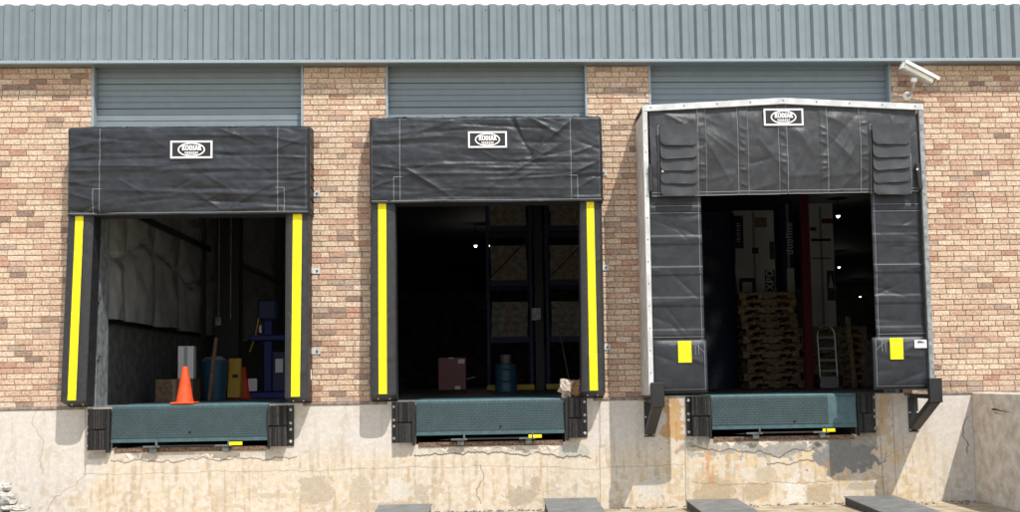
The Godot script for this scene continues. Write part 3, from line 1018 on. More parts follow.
func build_seals() -> void:
	rng.seed = 31
	# xo0 xi0: outer and inner edge of the pad at the top, xo1 xi1 at the bottom
	seal("dock_seal", "black padded dock seal round the left dock, with yellow stripes and creased header", -4.955, -2.100, 2.262, 3.335, [[-4.954, -4.654, -5.001, -4.709], [-2.122, -2.395, -2.124, -2.399]], [[-4.860, -4.766, -4.913, -4.815], [-2.196, -2.304, -2.218, -2.322]], [-4.566, -2.473], Vector2(-3.489, 3.034), 0.496, 0, 0.07)
	seal("dock_seal", "black padded dock seal round the middle dock, with yellow stripes and sagging header", -1.386, 1.426, 2.380, 3.440, [[-1.380, -1.086, -1.398, -1.089], [1.410, 1.143, 1.405, 1.123]], [[-1.289, -1.193, -1.292, -1.195], [1.313, 1.223, 1.314, 1.215]], [-1.021, 1.038], Vector2(0.034, 3.133), 0.468, 1, 0.085)

func seal(called: String, label: String, hx0: float, hx1: float, hy0: float, hy1: float, pads: Array, stripes: Array, seams: Array, badge: Vector2, bw: float, which: int, y_low: float) -> void:
	var t := thing(called, label, "dock seal", Vector3.ZERO, 0.0, "padded dock seals")
	# header curtain, creased
	var F := []
	F += folds_for(hx0, hx1, hy0, hy1, 38, 0.0, 0.12, 0.55, 0.028, 0.021)
	F += folds_for(hx0, hx1, hy0, hy1, 30, 0.0, 0.6, 0.20, 0.022, 0.015)
	if which == 0:
		for k in 5: F.append(fold(hx0 + 0.15, hy1 - 0.25 - k * 0.15, 14 - k * 8, 0.20, 0.02, 0.016))
		for k in 4: F.append(fold(hx1 - 0.25, hy1 - 0.2 - k * 0.2, -12 + k * 10, 0.25, 0.022, 0.016))
		F += [fold(-3.5, 2.80, 0, 1.6, 0.03, 0.014), fold(-3.4, 2.98, -1, 1.7, 0.035, -0.018), fold(-3.5, 2.52, -2, 1.5, 0.03, 0.014), fold(-2.75, 2.5, 28, 0.4, 0.03, 0.014), fold(-3.3, 2.42, -32, 0.22, 0.02, 0.014), fold(-3.0, 3.22, -22, 0.3, 0.03, 0.016), fold(-4.2, 2.6, -30, 0.2, 0.02, 0.012)]
	else:
		F += [fold(0.0, 2.72, 0, 1.4, 0.028, 0.018), fold(0.0, 2.55, -1, 1.2, 0.03, 0.012), fold(-0.75, 2.66, -32, 0.36, 0.035, 0.026), fold(-1.15, 2.80, -8, 0.25, 0.025, 0.02), fold(-1.2, 2.62, 16, 0.2, 0.02, 0.014), fold(-0.9, 3.15, 4, 0.4, 0.03, 0.016), fold(0.42, 3.2, -62, 0.30, 0.05, -0.03), fold(0.62, 3.02, 58, 0.22, 0.05, -0.026), fold(0.72, 3.30, -30, 0.2, 0.04, 0.03), fold(0.92, 3.26, 40, 0.16, 0.04, 0.026), fold(0.55, 2.86, 30, 0.4, 0.04, 0.02), fold(1.2, 2.78, 24, 0.2, 0.02, 0.018), fold(1.25, 2.62, 32, 0.2, 0.02, 0.014), fold(0.4, 3.34, -70, 0.12, 0.03, 0.03), fold(-0.6, 3.3, 20, 0.25, 0.03, 0.018), fold(1.2, 3.0, 20, 0.22, 0.025, 0.014)]
	var low := FastNoiseLite.new()
	low.seed = 5 + which
	low.frequency = 0.9
	var zh := 0.33
	var surf := func(x: float, y: float) -> float:
		var keep := 1.0 - 0.85 * exp(-pow((x - badge.x) / (bw * 0.62), 8) - pow((y - badge.y) / (bw * 0.32), 8))
		var u := (x - hx0) / (hx1 - hx0)
		var v := (y - hy0) / (hy1 - hy0)
		var edge := sm(0.0, 0.02, u) * sm(1.0, 0.98, u)
		# rounded over the top and the sides of the pad, a little belly in the middle
		var roll_ := -0.10 * pow(1.0 - sm(0.0, 0.05, 1.0 - v), 2) - 0.05 * pow(1.0 - sm(0.0, 0.012, minf(u, 1.0 - u)), 2)
		return zh + roll_ + (fold_field(F, x, y) * edge + low.get_noise_2d(x, y * 1.5) * 0.03) * keep + 0.02 * sin(PI * v)
	var st := mb()
	var sag := FastNoiseLite.new()
	sag.seed = 77 + which
	sag.frequency = 2.5
	var top_at := func(x: float) -> float: return hy1 + sag.get_noise_1d(x) * 0.022
	grid(st, 190, 76, func(u: float, v: float) -> Vector3:
		var x := lerpf(hx0, hx1, u)
		var yt: float = top_at.call(x)
		var y := lerpf(hy0, yt, v)
		return Vector3(x, y, surf.call(x, y)), Vector3.BACK)
	var curtain := obj("header_curtain", st, M.vinyl, t)
	# closed body of the header behind the sheet: sides, top, underside
	st = mb()
	for s in [0, 1]:
		var x := hx0 if s == 0 else hx1
		grid(st, 8, 40, func(u: float, v: float) -> Vector3:
			var y := lerpf(hy0, top_at.call(x), v)
			return Vector3(x + sin(u * PI) * 0.006 * sin(y * 40.0), y, lerpf(0.005, surf.call(x, y), u)), Vector3(-1 if s == 0 else 1, 0, 0))
	grid(st, 60, 4, func(u: float, v: float) -> Vector3:
		var x := lerpf(hx0, hx1, u)
		return Vector3(x, top_at.call(x), lerpf(0.005, surf.call(x, top_at.call(x)), v)), Vector3.UP)
	grid(st, 60, 3, func(u: float, v: float) -> Vector3:
		var x := lerpf(hx0, hx1, u)
		return Vector3(x, hy0, lerpf(0.005, surf.call(x, hy0), v)), Vector3.DOWN)
	obj("header_pad", st, M.vinyl2, t)
	for x in seams:
		stitch(curtain, [Vector2(x, hy1 - 0.02), Vector2(x, hy0 + 0.02)], surf, M.stitch)
		var d := -0.085 if x < (hx0 + hx1) * 0.5 else 0.085
		stitch(curtain, [Vector2(x + d * 0.9, hy0 + 0.02), Vector2(x + d * 0.9, hy0 + 0.31), Vector2(x - d * 0.3, hy0 + 0.31)], surf, M.stitch)
	stitch(curtain, [Vector2(hx0 + 0.02, hy0 + 0.022), Vector2(hx1 - 0.02, hy0 + 0.022)], surf, M.stitch, 0.006)
	for x in [hx0 + 0.03, hx1 - 0.045]: stitch(curtain, [Vector2(x, hy0 + 0.06), Vector2(x, hy1 - 0.25)], surf, M.seam)
	logo(curtain, Vector3(badge.x, badge.y, surf.call(badge.x, badge.y) + 0.012), bw)
	# bright staples along the top edge
	st = mb()
	for k in 11:
		var x := lerpf(hx0 + 0.1, hx1 - 0.1, (k + rng.randf() * 0.6) / 11.0)
		cbox(st, Vector3(x, hy1 + 0.008, 0.23), Vector3(rng.randf_range(0.02, 0.07), 0.008, 0.02), 0.002, Basis(Vector3.BACK, rng.randf_range(-0.3, 0.3)))
	obj("top_fixings", st, M.galv, t).set_meta("kind", "stuff")
	# side pads
	for s in 2:
		var pd: Array = pads[s]
		var ys: Array = stripes[s]
		var y_top := hy0 + 0.12
		var WF := folds_for(minf(pd[0], pd[1]) - 0.05, maxf(pd[0], pd[1]) + 0.05, 0.1, hy0, 22, 0.3, 0.9, 0.12, 0.02, 0.008)
		var px := func(u: float, y: float) -> float:
			var k := clampf((hy0 - y) / hy0, 0, 1)
			return lerpf(lerpf(pd[0], pd[2], k), lerpf(pd[1], pd[3], k), u)
		var pz := func(x: float, y: float, u: float) -> float:
			var k := clampf((hy0 - y) / hy0, 0, 1)
			return lerpf(0.275, 0.305, k) + fold_field(WF, x, y) * sm(0.0, 0.12, u) * sm(1.0, 0.88, u) - 0.02 * pow(absf(u * 2.0 - 1.0), 6) + 0.008 * sin(PI * u)
		st = mb()
		var out_x := -1.0 if s == 0 else 1.0
		grid(st, 16, 90, func(u: float, v: float) -> Vector3:
			var y := lerpf(y_low, y_top, v)
			var x: float = px.call(u, y)
			return Vector3(x, y, pz.call(x, y, u)), Vector3.BACK)
		for e in [0.0, 1.0]:
			grid(st, 6, 50, func(u: float, v: float) -> Vector3:
				var y := lerpf(lerpf(0.004, y_low, u), y_top, v)
				var x: float = px.call(e, y)
				return Vector3(x + (0.004 * sin(y * 23.0 + e * 2.0)) * sin(PI * u), y, lerpf(0.006, pz.call(x, y, e), u)), Vector3(out_x if e == 0.0 else -out_x, 0, 0))
		# slanted underside
		grid(st, 6, 4, func(u: float, v: float) -> Vector3:
			var y := lerpf(0.004, y_low, v)
			var x: float = px.call(u, y)
			return Vector3(x, y, lerpf(0.006, pz.call(x, y_low, u), v)), Vector3.DOWN)
		var pad := obj("side_pad", st, M.vinyl2, t)
		st = mb()
		grid(st, 6, 90, func(u: float, v: float) -> Vector3:
			var y := lerpf(y_low + 0.012, hy0 - 0.004, v)
			var k := clampf((hy0 - y) / hy0, 0, 1)
			var x := lerpf(lerpf(ys[0], ys[2], k), lerpf(ys[1], ys[3], k), u)
			var pu: float = (x - px.call(0.0, y)) / (px.call(1.0, y) - px.call(0.0, y))
			return Vector3(x, y, pz.call(x, y, pu) + 0.004), Vector3.BACK)
		obj("yellow_stripe", st, M.yellow, pad)
		for q in [0.28, 0.72]:
			st = mb()
			var x: float = px.call(q, 0.03)
			cbox(st, Vector3(x, y_low * 0.45, 0.15), Vector3(0.02, 0.02, 0.02), 0.006)
			obj("bolt", st, M.bolt, pad)
	# clips that hold the right pad to the brick
	var cx: float = pads[1][0]
	for y in [2.55 if which == 0 else 2.78, 1.60, 0.62]:
		st = mb()
		ab(st, Vector3(cx + 0.01, y - 0.035, 0.006), Vector3(cx + 0.10, y + 0.035, 0.012), 0.002)
		ab(st, Vector3(cx + 0.002, y - 0.035, 0.012), Vector3(cx + 0.012, y + 0.035, 0.07), 0.002)
		var o := obj("wall_clip", st, M.white_metal, t)
		st = mb()
		cbox(st, Vector3(cx + 0.06, y, 0.016), Vector3(0.025, 0.025, 0.01), 0.004)
		obj("bolt", st, M.screw, o)
	# lacing on the header's right flank
	for k in 5:
		st = mb()
		tube(st, [Vector3(hx1 + 0.006, hy1 - 0.45 - k * 0.14, 0.24), Vector3(hx1 + 0.010, hy1 - 0.49 - k * 0.14, 0.05)], 0.008, 6)
		obj("lace", st, M.print_black, t)
	if which == 0:
		part_box("tag", Vector3(cx + 0.004, 0.28, 0.10), Vector3(cx + 0.010, 0.40, 0.14), M.sticker, t)

func build_shelter() -> void:
	rng.seed = 55
	var t := thing("dock_shelter", "large black curtain dock shelter with white frame round the right dock", "dock shelter")
	var xl := 1.872
	var xr := 5.262
	var xm := 3.566
	var yt := 3.462
	var ya := 3.545
	var zf := 0.66
	# frame: white strips round the front, side panels and top
	var strip := func(a: Vector3, b: Vector3, w: float, d: float) -> void:
		var s := mb()
		bar(s, a, b, w, d, 0.004)
		obj("frame_strip", s, M.white_metal, t)
	var st := mb()
	var rail := func(x0: float, y0: float, x1: float, y1: float) -> void:
		var s := mb()
		var h := 0.072
		for q in [[zf - 0.02, zf + 0.025]]:
			var A := [Vector3(x0, y0 - h, q[0]), Vector3(x0, y0, q[0]), Vector3(x1, y1, q[0]), Vector3(x1, y1 - h, q[0])]
			var B := [Vector3(x0, y0 - h, q[1]), Vector3(x0, y0, q[1]), Vector3(x1, y1, q[1]), Vector3(x1, y1 - h, q[1])]
			face(s, B, Vector3.BACK)
			face(s, A, Vector3.FORWARD)
			face(s, [A[1], A[2], B[2], B[1]], Vector3.UP)
			face(s, [A[0], A[3], B[3], B[0]], Vector3.DOWN)
			face(s, [A[0], A[1], B[1], B[0]], Vector3.LEFT)
			face(s, [A[2], A[3], B[3], B[2]], Vector3.RIGHT)
		obj("frame_strip", s, M.white_metal, t)
	rail.call(xl, yt, xm, ya)
	rail.call(xm, ya, xr, yt)
	for s in [0, 1]:
		var x := xl if s == 0 else xr - 0.058
		part_box("frame_strip", Vector3(x, 0.05, zf - 0.02), Vector3(x + 0.058, yt - 0.074, zf + 0.024), M.white_metal if s == 0 else M.galv, t, 0.004)
		# rigid side panel back to the wall
		var xs := xl + 0.004 if s == 0 else xr - 0.024
		part_box("side_panel", Vector3(xs, 0.03, 0.006), Vector3(xs + 0.02, yt - 0.08, zf - 0.022), M.fibreglass, t)
	# roof panels
	for q in [[xl, yt, xm, ya], [xm, ya, xr, yt]]:
		st = mb()
		face(st, [Vector3(q[0], q[1] - 0.012, zf), Vector3(q[2], q[3] - 0.012, zf), Vector3(q[2], q[3] - 0.012, 0.006), Vector3(q[0], q[1] - 0.012, 0.006)], Vector3.UP)
		face(st, [Vector3(q[0], q[1] - 0.03, zf), Vector3(q[2], q[3] - 0.03, zf), Vector3(q[2], q[3] - 0.03, 0.006), Vector3(q[0], q[1] - 0.03, 0.006)], Vector3.DOWN)
		obj("roof_panel", st, M.galv, t)
	# screws in the frame
	st = mb()
	for k in 9:
		var x := lerpf(xl + 0.1, xr - 0.1, k / 8.0)
		var y := lerpf(yt, ya, 1.0 - absf(x - xm) / (xm - xl)) - 0.03
		cbox(st, Vector3(x, y, zf + 0.028), Vector3(0.018, 0.018, 0.008), 0.003)
	for k in 12:
		for x in [xl + 0.03, xr - 0.03]: cbox(st, Vector3(x, 0.3 + k * 0.26, zf + 0.027), Vector3(0.014, 0.014, 0.008), 0.003)
	obj("screws", st, M.galv, t).set_meta("kind", "stuff")
	# head curtain
	var seams := [2.528, 2.624, 3.007, 3.128, 3.500, 3.597, 3.995, 4.086, 4.479, 4.576]
	var HF := folds_for(2.0, 5.1, 2.4, 3.4, 18, 0.3, 1.1, 0.30, 0.05, 0.014)
	for x in [2.8, 3.3, 3.8, 4.3]:
		HF += [fold(x + rng.randf_range(-0.1, 0.1), rng.randf_range(2.85, 3.2), rng.randf_range(-75, -40), rng.randf_range(0.2, 0.4), 0.08, rng.randf_range(0.008, 0.016)), fold(x + rng.randf_range(-0.1, 0.1), rng.randf_range(2.5, 2.8), rng.randf_range(40, 70), 0.25, 0.07, rng.randf_range(0.005, 0.014)), fold(x, rng.randf_range(2.45, 2.65), rng.randf_range(0, 20), 0.22, 0.05, 0.010), fold(x - 0.12, 3.28, -25, 0.18, 0.05, rng.randf_range(0.004, 0.014))]
	for i in 5:
		for k in 7:
			HF.append(fold((seams[i * 2] + seams[i * 2 + 1]) * 0.5, 2.5 + k * 0.11 + rng.randf() * 0.08, rng.randf_range(-50, 30), 0.05, 0.018, rng.randf_range(0.008, 0.016)))
	HF += [fold(2.25, 3.3, -30, 0.3, 0.04, 0.02), fold(2.2, 3.36, -14, 0.2, 0.03, 0.014), fold(4.95, 3.1, -70, 0.35, 0.04, 0.018), fold(5.05, 2.8, -82, 0.4, 0.04, 0.02)]
	var low := FastNoiseLite.new()
	low.seed = 61
	low.frequency = 0.7
	var hz := zf + 0.0
	var y_hem := func(x: float) -> float: return lerpf(2.372, 2.408, (x - xl) / (xr - xl))
	var surf := func(x: float, y: float) -> float:
		var keep := 1.0 - 0.8 * exp(-pow((x - 3.565) / 0.3, 8) - pow((y - 3.312) / 0.15, 8))
		var z := hz - 0.016 + (fold_field(HF, x, y) + low.get_noise_2d(x * 2.2, y) * 0.03) * keep * sm(3.42, 3.30, y)
		for i in 5:
			if x > seams[i * 2] and x < seams[i * 2 + 1]: z += 0.008
		return z + 0.03 * sin(PI * clampf((y - 2.39) / 1.05, 0, 1))
	st = mb()
	grid(st, 230, 70, func(u: float, v: float) -> Vector3:
		var x := lerpf(xl + 0.085, xr - 0.085, u)
		var y_top := lerpf(yt, ya, 1.0 - absf(x - xm) / (xm - xl)) - 0.06
		var y := lerpf(y_hem.call(x), y_top, v)
		return Vector3(x, y, surf.call(x, y)), Vector3.BACK)
	var head := obj("head_curtain", st, M.vinyl_head, t)
	for x in seams:
		var y_top: float = lerpf(yt, ya, 1.0 - absf(x - xm) / (xm - xl)) - 0.075
		stitch(head, [Vector2(x, y_top), Vector2(x, y_hem.call(x) + 0.01)], surf, M.stitch, 0.005)
	stitch(head, [Vector2(xl + 0.1, 2.372 + 0.045), Vector2(xr - 0.1, 2.408 + 0.04)], surf, M.stitch, 0.006)
	stitch(head, [Vector2(xl + 0.1, 2.372 + 0.006), Vector2(xr - 0.1, 2.408 + 0.004)], surf, M.stitch, 0.007)
	logo(head, Vector3(3.563, 3.312, surf.call(3.563, 3.312) + 0.014), 0.478)
	# overlapping flaps at both ends of the head curtain
	for s in [0, 1]:
		var fx0 := 2.054 if s == 0 else 4.605
		var fx1 := 2.520 if s == 0 else 5.085
		stitch(head, [Vector2(fx0, 2.38), Vector2(fx0, 3.22), Vector2(fx1, 3.22), Vector2(fx1, 2.38)], surf, M.stitch, 0.006)
		var tops := [3.22, 3.02, 2.86, 2.71, 2.56]
		var bots := [2.965, 2.81, 2.665, 2.51, 2.365]
		for k in 5:
			var shear := rng.randf_range(-0.02, 0.02)
			var pull := rng.randf_range(0.7, 1.2)
			st = mb()
			for side in [0.0, -0.005]:
				grid(st, 22, 12, func(u: float, v: float) -> Vector3:
					var y := lerpf(bots[k], tops[k], v)
					# rounded lower corners
					var c := maxf(0.0, 1.0 - v / 0.34)
					var inset := 0.055 * (1.0 - sqrt(maxf(0.0, 1.0 - c * c)))
					var x := lerpf(fx0 + 0.012 + inset, fx1 - 0.012 - inset, u)
					var out := 0.020 + 0.008 * (4 - k) + (0.019 * pow(1.0 - v, 1.6)) * pull + 0.005 * sin(PI * u * 2.0 + k * 1.3) * (1.0 - v) + 0.008 * sin(PI * u)
					return Vector3(x, y + shear * (u - 0.5) * (1.0 - v), surf.call(lerpf(fx0, fx1, 0.5), 2.9) + out + side), Vector3.BACK if side == 0.0 else Vector3.FORWARD)
			obj("flap", st, M.vinyl_head, t)
	# straps and ring at the flanks
	for s in [0, 1]:
		var x := 1.95 if s == 0 else 5.15
		st = mb()
		bar(st, Vector3(x, 2.74, zf + 0.045), Vector3(x + (0.0 if s == 0 else 0.03), 2.42, zf + 0.05), 0.05, 0.03, 0.008)
		var o := obj("strap", st, M.print_black, t)
		st = mb()
		cbox(st, Vector3(x + (0.14 if s == 0 else -0.01), 2.66, zf + 0.065), Vector3(0.03, 0.03, 0.02), 0.008)
		obj("grommet", st, M.alu, o)
	# side curtains with stitched stay pockets, and corner pads below
	var bands := [[2.264, 2.180], [1.906, 1.810], [1.537, 1.443], [1.171, 1.076], [0.794, 0.711]]
	for s in [0, 1]:
		var cx0 := 1.935 if s == 0 else 4.610
		var cx1 := 2.556 if s == 0 else 5.205
		var SF := folds_for(cx0, cx1, 0.6, 2.5, 22, -0.2, 0.7, 0.16, 0.035, 0.012)
		SF += folds_for(cx0, cx1, 0.6, 2.5, 14, 0.0, 0.1, 0.3, 0.03, 0.010)
		var ssurf := func(x: float, y: float) -> float:
			var z := 0.605 + fold_field(SF, x, y)
			for b in bands:
				if y < b[0] and y > b[1]: z += 0.008
			return z
		st = mb()
		grid(st, 44, 130, func(u: float, v: float) -> Vector3:
			var x := lerpf(cx0, cx1, u)
			var y := lerpf(0.60, 2.50, v)
			return Vector3(x, y, ssurf.call(x, y)), Vector3.BACK)
		grid(st, 10, 40, func(u: float, v: float) -> Vector3:
			return Vector3(lerpf(cx0, cx1, u), lerpf(0.60, 2.50, v), 0.585), Vector3.FORWARD)
		var side := obj("side_curtain", st, M.vinyl, t)
		for b in bands:
			for y in b: stitch(side, [Vector2(cx0 + 0.01, y), Vector2(cx1 - 0.01, y)], ssurf, M.stitch, 0.0045)
		var xi := cx1 - 0.03 if s == 0 else cx0 + 0.03
		stitch(side, [Vector2(xi, 0.62), Vector2(xi, 2.42)], ssurf, M.stitch, 0.0045)
		# corner pad
		var px0 := 1.934 if s == 0 else 4.552
		var px1 := 2.572 if s == 0 else 5.196
		var PF := folds_for(px0, px1, 0.1, 0.6, 9, 0.0, 0.5, 0.2, 0.05, 0.014)
		var psurf := func(x: float, y: float) -> float:
			var u := (x - px0) / (px1 - px0)
			var v := (y - 0.055) / 0.615
			return 0.668 + fold_field(PF, x, y) * sm(0, 0.1, u) * sm(1, 0.9, u) - 0.025 * pow(absf(u * 2 - 1), 8) - 0.03 * pow(absf(v * 2 - 1), 8) + 0.012 * sin(PI * u) * sin(PI * v)
		st = mb()
		grid(st, 36, 36, func(u: float, v: float) -> Vector3:
			var x := lerpf(px0, px1, u)
			var y := lerpf(0.055, 0.67, v)
			return Vector3(x, y, psurf.call(x, y)), Vector3.BACK)
		ab(st, Vector3(px0 + 0.002, 0.057, 0.590), Vector3(px1 - 0.002, 0.668, 0.620), 0.01)
		for e in 4:
			grid(st, 20, 2, func(u: float, v: float) -> Vector3:
				var x := lerpf(px0, px1, u) if e < 2 else (px0 if e == 2 else px1)
				var y := (0.055 if e == 0 else 0.67) if e < 2 else lerpf(0.055, 0.67, u)
				return Vector3(x, y, lerpf(0.615, psurf.call(x, y), v)), [Vector3.DOWN, Vector3.UP, Vector3.LEFT, Vector3.RIGHT][e])
		var pad := obj("corner_pad", st, M.vinyl, t)
		stitch(pad, [Vector2(px0 + 0.02, 0.095), Vector2(px1 - 0.02, 0.095)], psurf, M.seam, 0.006)
		var xin := px1 - 0.03 if s == 0 else px0 + 0.03
		var dir := -1.0 if s == 0 else 1.0
		stitch(pad, [Vector2(xin, 0.09), Vector2(xin, 0.65)], psurf, M.stitch, 0.0045)
		stitch(pad, [Vector2(xin, 0.52), Vector2(xin + dir * 0.10, 0.62), Vector2(xin + dir * 0.42, 0.62)], psurf, M.stitch, 0.0045)
		stitch(pad, [Vector2(xin + dir * 0.07, 0.50), Vector2(xin + dir * 0.07, 0.64)], psurf, M.stitch, 0.0045)
		stitch(pad, [Vector2(xin + dir * 0.11, 0.50), Vector2(xin + dir * 0.11, 0.61)], psurf, M.stitch, 0.0045)
		var lx0 := 2.225 if s == 0 else 4.740
		st = mb()
		cbox(st, Vector3(lx0 + 0.0785, 0.534, psurf.call(lx0 + 0.08, 0.53) + 0.010), Vector3(0.157, 0.252, 0.004), 0.001)
		obj("yellow_marker", st, M.yellow, pad)
		if s == 1:
			var c := Vector3(5.108, 0.585, psurf.call(5.10, 0.585) + 0.012)
			st = mb()
			cbox(st, c, Vector3(0.145, 0.095, 0.004), 0.001)
			var lab := obj("label", st, M.sticker, pad)
			st = mb()
			cbox(st, c + Vector3(0.0, 0.018, 0.003), Vector3(0.085, 0.016, 0.002))
			cbox(st, c + Vector3(-0.01, 0.034, 0.003), Vector3(0.05, 0.008, 0.002))
			obj("print", st, M.print_dark, lab)

func build_brackets() -> void:
	for s in [0, 1]:
		var x := 1.965 if s == 0 else 5.242
		var t := thing("guard_bracket", "black steel guard bracket at the left foot of the dock shelter" if s == 0 else "black steel guard bracket at the right foot of the dock shelter, beside the retaining wall", "bracket", Vector3(x, -0.48, 0.022), 0.0, "shelter guard brackets")
		var st := mb()
		ab(st, Vector3(-0.062, 0.0, 0.0), Vector3(0.062, 0.47, 0.014), 0.003)
		obj("wall_plate", st, M.black_steel, t)
		for q in [[-0.045, 0.03], [0.045, 0.03], [-0.045, 0.44], [0.045, 0.44], [-0.045, 0.24], [0.045, 0.24]]:
			st = mb()
			cbox(st, Vector3(q[0], q[1], 0.02), Vector3(0.022, 0.022, 0.014), 0.006)
			obj("bolt", st, M.bolt, t)
		st = mb()
		bar(st, Vector3(0, 0.06, 0.03), Vector3(0, 0.40, 0.685), 0.12, 0.07, 0.004)
		obj("brace", st, M.black_steel, t)
		st = mb()
		ab(st, Vector3(-0.05, 0.42, 0.014), Vector3(0.05, 0.468, 0.66), 0.004)
		obj("arm", st, M.black_steel, t)
		st = mb()
		ab(st, Vector3(-0.076, 0.375, 0.662), Vector3(0.076, 0.662, 0.735), 0.006)
		obj("guard_block", st, M.black_steel, t)

func build_security_camera() -> void:
	var t := thing("security_camera", "cream security camera with white sunshade under the fascia, above the shelter", "camera", Vector3(5.335, 3.73, 0.006))
	var st := mb()
	lathe_dir(st, Vector3.ZERO, Vector3.BACK, [Vector2(0.055, 0.0), Vector2(0.055, 0.012), Vector2(0.03, 0.03), Vector2(0.0, 0.034)], 16)
	obj("wall_mount", st, M.camera_hood, t)
	st = mb()
	tube(st, [Vector3(0, 0, 0.02), Vector3(0, -0.005, 0.09), Vector3(0.0, 0.02, 0.16), Vector3(0.01, 0.07, 0.20), Vector3(0.012, 0.13, 0.21)], 0.016, 8)
	obj("arm", st, M.camera_shell, t)
	st = mb()
	cbox(st, Vector3(0.012, 0.15, 0.215), Vector3(0.075, 0.06, 0.07), 0.014)
	obj("swivel", st, M.camera_hood, t)
	# housing points down to the right
	var b := Basis(Vector3.BACK, -0.44) * Basis(Vector3.UP, 0.12)
	var c := Vector3(0.055, 0.225, 0.225)
	st = mb()
	cbox(st, c, Vector3(0.44, 0.105, 0.115), 0.018, b)
	obj("housing", st, M.camera_shell, t)
	st = mb()
	cbox(st, c + b * Vector3(0.02, 0.064, 0.0), Vector3(0.49, 0.014, 0.14), 0.005, b)
	cbox(st, c + b * Vector3(0.02, 0.045, 0.068), Vector3(0.49, 0.034, 0.006), 0.002, b)
	obj("sunshade", st, M.camera_hood, t)
	st = mb()
	cbox(st, c + b * Vector3(0.222, 0.0, 0.0), Vector3(0.006, 0.085, 0.09), 0.002, b)
	obj("lens_window", st, M.lens, t)
	st = mb()
	cbox(st, c + b * Vector3(-0.223, 0.0, 0.0), Vector3(0.012, 0.085, 0.09), 0.004, b)
	obj("rear_cap", st, M.camera_hood, t)

func lathe_dir(st: SurfaceTool, c: Vector3, axis: Vector3, profile: Array, segs := 16) -> void:
	var x := axis.cross(Vector3.UP if absf(axis.y) < 0.9 else Vector3.RIGHT).normalized()
	var y := axis.cross(x).normalized()
	for i in profile.size() - 1:
		var p0: Vector2 = profile[i]
		var p1: Vector2 = profile[i + 1]
		var tt := (p1 - p0).normalized()
		var n2 := Vector2(tt.y, -tt.x)
		for k in segs:
			var v := func(p: Vector2, a: float) -> Array:
				var rd := x * cos(a) + y * sin(a)
				return [c + rd * p.x + axis * p.y, (rd * n2.x + axis * n2.y)]
			var a0 := TAU * k / segs
			var a1 := TAU * (k + 1) / segs
			smooth_quad(st, v.call(p0, a0), v.call(p0, a1), v.call(p1, a1), v.call(p1, a0))

func build_ramps() -> void:
	var data := [[-0.985, 0.30, -1.200, "grey steel wheel ramp below the middle dock, the leftmost of the four"], [0.955, 0.27, -1.170, "grey steel wheel ramp on the ground, second of the four from the left"], [2.66, 0.22, -1.225, "grey steel wheel ramp on the ground, third of the four from the left"], [4.59, 0.20, -1.228, "grey steel wheel ramp nearest the retaining wall"]]
	for d in data:
		var t := thing("wheel_ramp", d[3], "ramp", Vector3(d[0], GROUND, d[1]), 0.0, "wheel ramps in front of the docks")
		var h: float = d[2] - GROUND
		var w := 0.31
		var L := 3.2
		var st := mb()
		# top sheet slopes down towards the yard
		var top := func(x: float, y0: float) -> Array: return [Vector3(x, h + y0, 0), Vector3(x, 0.03 + y0, L)]
		face(st, [Vector3(-w, h, 0), Vector3(w, h, 0), Vector3(w, 0.03, L), Vector3(-w, 0.03, L)], Vector3.UP)
		face(st, [Vector3(-w, h - 0.012, 0), Vector3(w, h - 0.012, 0), Vector3(w, 0.018, L), Vector3(-w, 0.018, L)], Vector3.DOWN)
		for e in [-1.0, 1.0]: face(st, [Vector3(e * w, h, 0), Vector3(e * w, h - 0.012, 0), Vector3(e * w, 0.018, L), Vector3(e * w, 0.03, L)], Vector3(e, 0, 0))
		for e in [[0.0, h], [L, 0.03]]: face(st, [Vector3(-w, e[1], e[0]), Vector3(w, e[1], e[0]), Vector3(w, e[1] - 0.012, e[0]), Vector3(-w, e[1] - 0.012, e[0])], Vector3(0, 0, -1 if e[0] == 0.0 else 1))
		obj("tread_plate", st, M.ramp, t)
		for e in [-1.0, 1.0]:
			st = mb()
			var xa: float = e * (w - 0.012)
			var xb: float = e * (w - 0.022)
			for x in [xa, xb]: face(st, [Vector3(x, h - 0.013, 0.01), Vector3(x, 0.0, 0.01), Vector3(x, 0.0, L), Vector3(x, 0.017, L)], Vector3(e if x == xa else -e, 0, 0))
			face(st, [Vector3(xa, h - 0.013, 0.01), Vector3(xb, h - 0.013, 0.01), Vector3(xb, 0, 0.01), Vector3(xa, 0, 0.01)], Vector3.FORWARD)
			obj("side_rail", st, M.ramp_side, t)

func build_cone(called: String, at: Vector3, m: Material, label: String, h: float) -> void:
	var t := thing(called, label, "traffic cone", at)
	var st := mb()
	cbox(st, Vector3(0, 0.012, 0), Vector3(0.62 * h, 0.024, 0.62 * h), 0.008)
	obj("base", st, m, t)
	st = mb()
	lathe(st, Vector3.ZERO, [Vector2(0.235 * h, 0.024), Vector2(0.222 * h, 0.045), Vector2(0.075 * h, h - 0.01), Vector2(0.06 * h, h), Vector2(0.045 * h, h), Vector2(0.04 * h, h - 0.08)], 28)
	obj("cone_body", st, m, t)

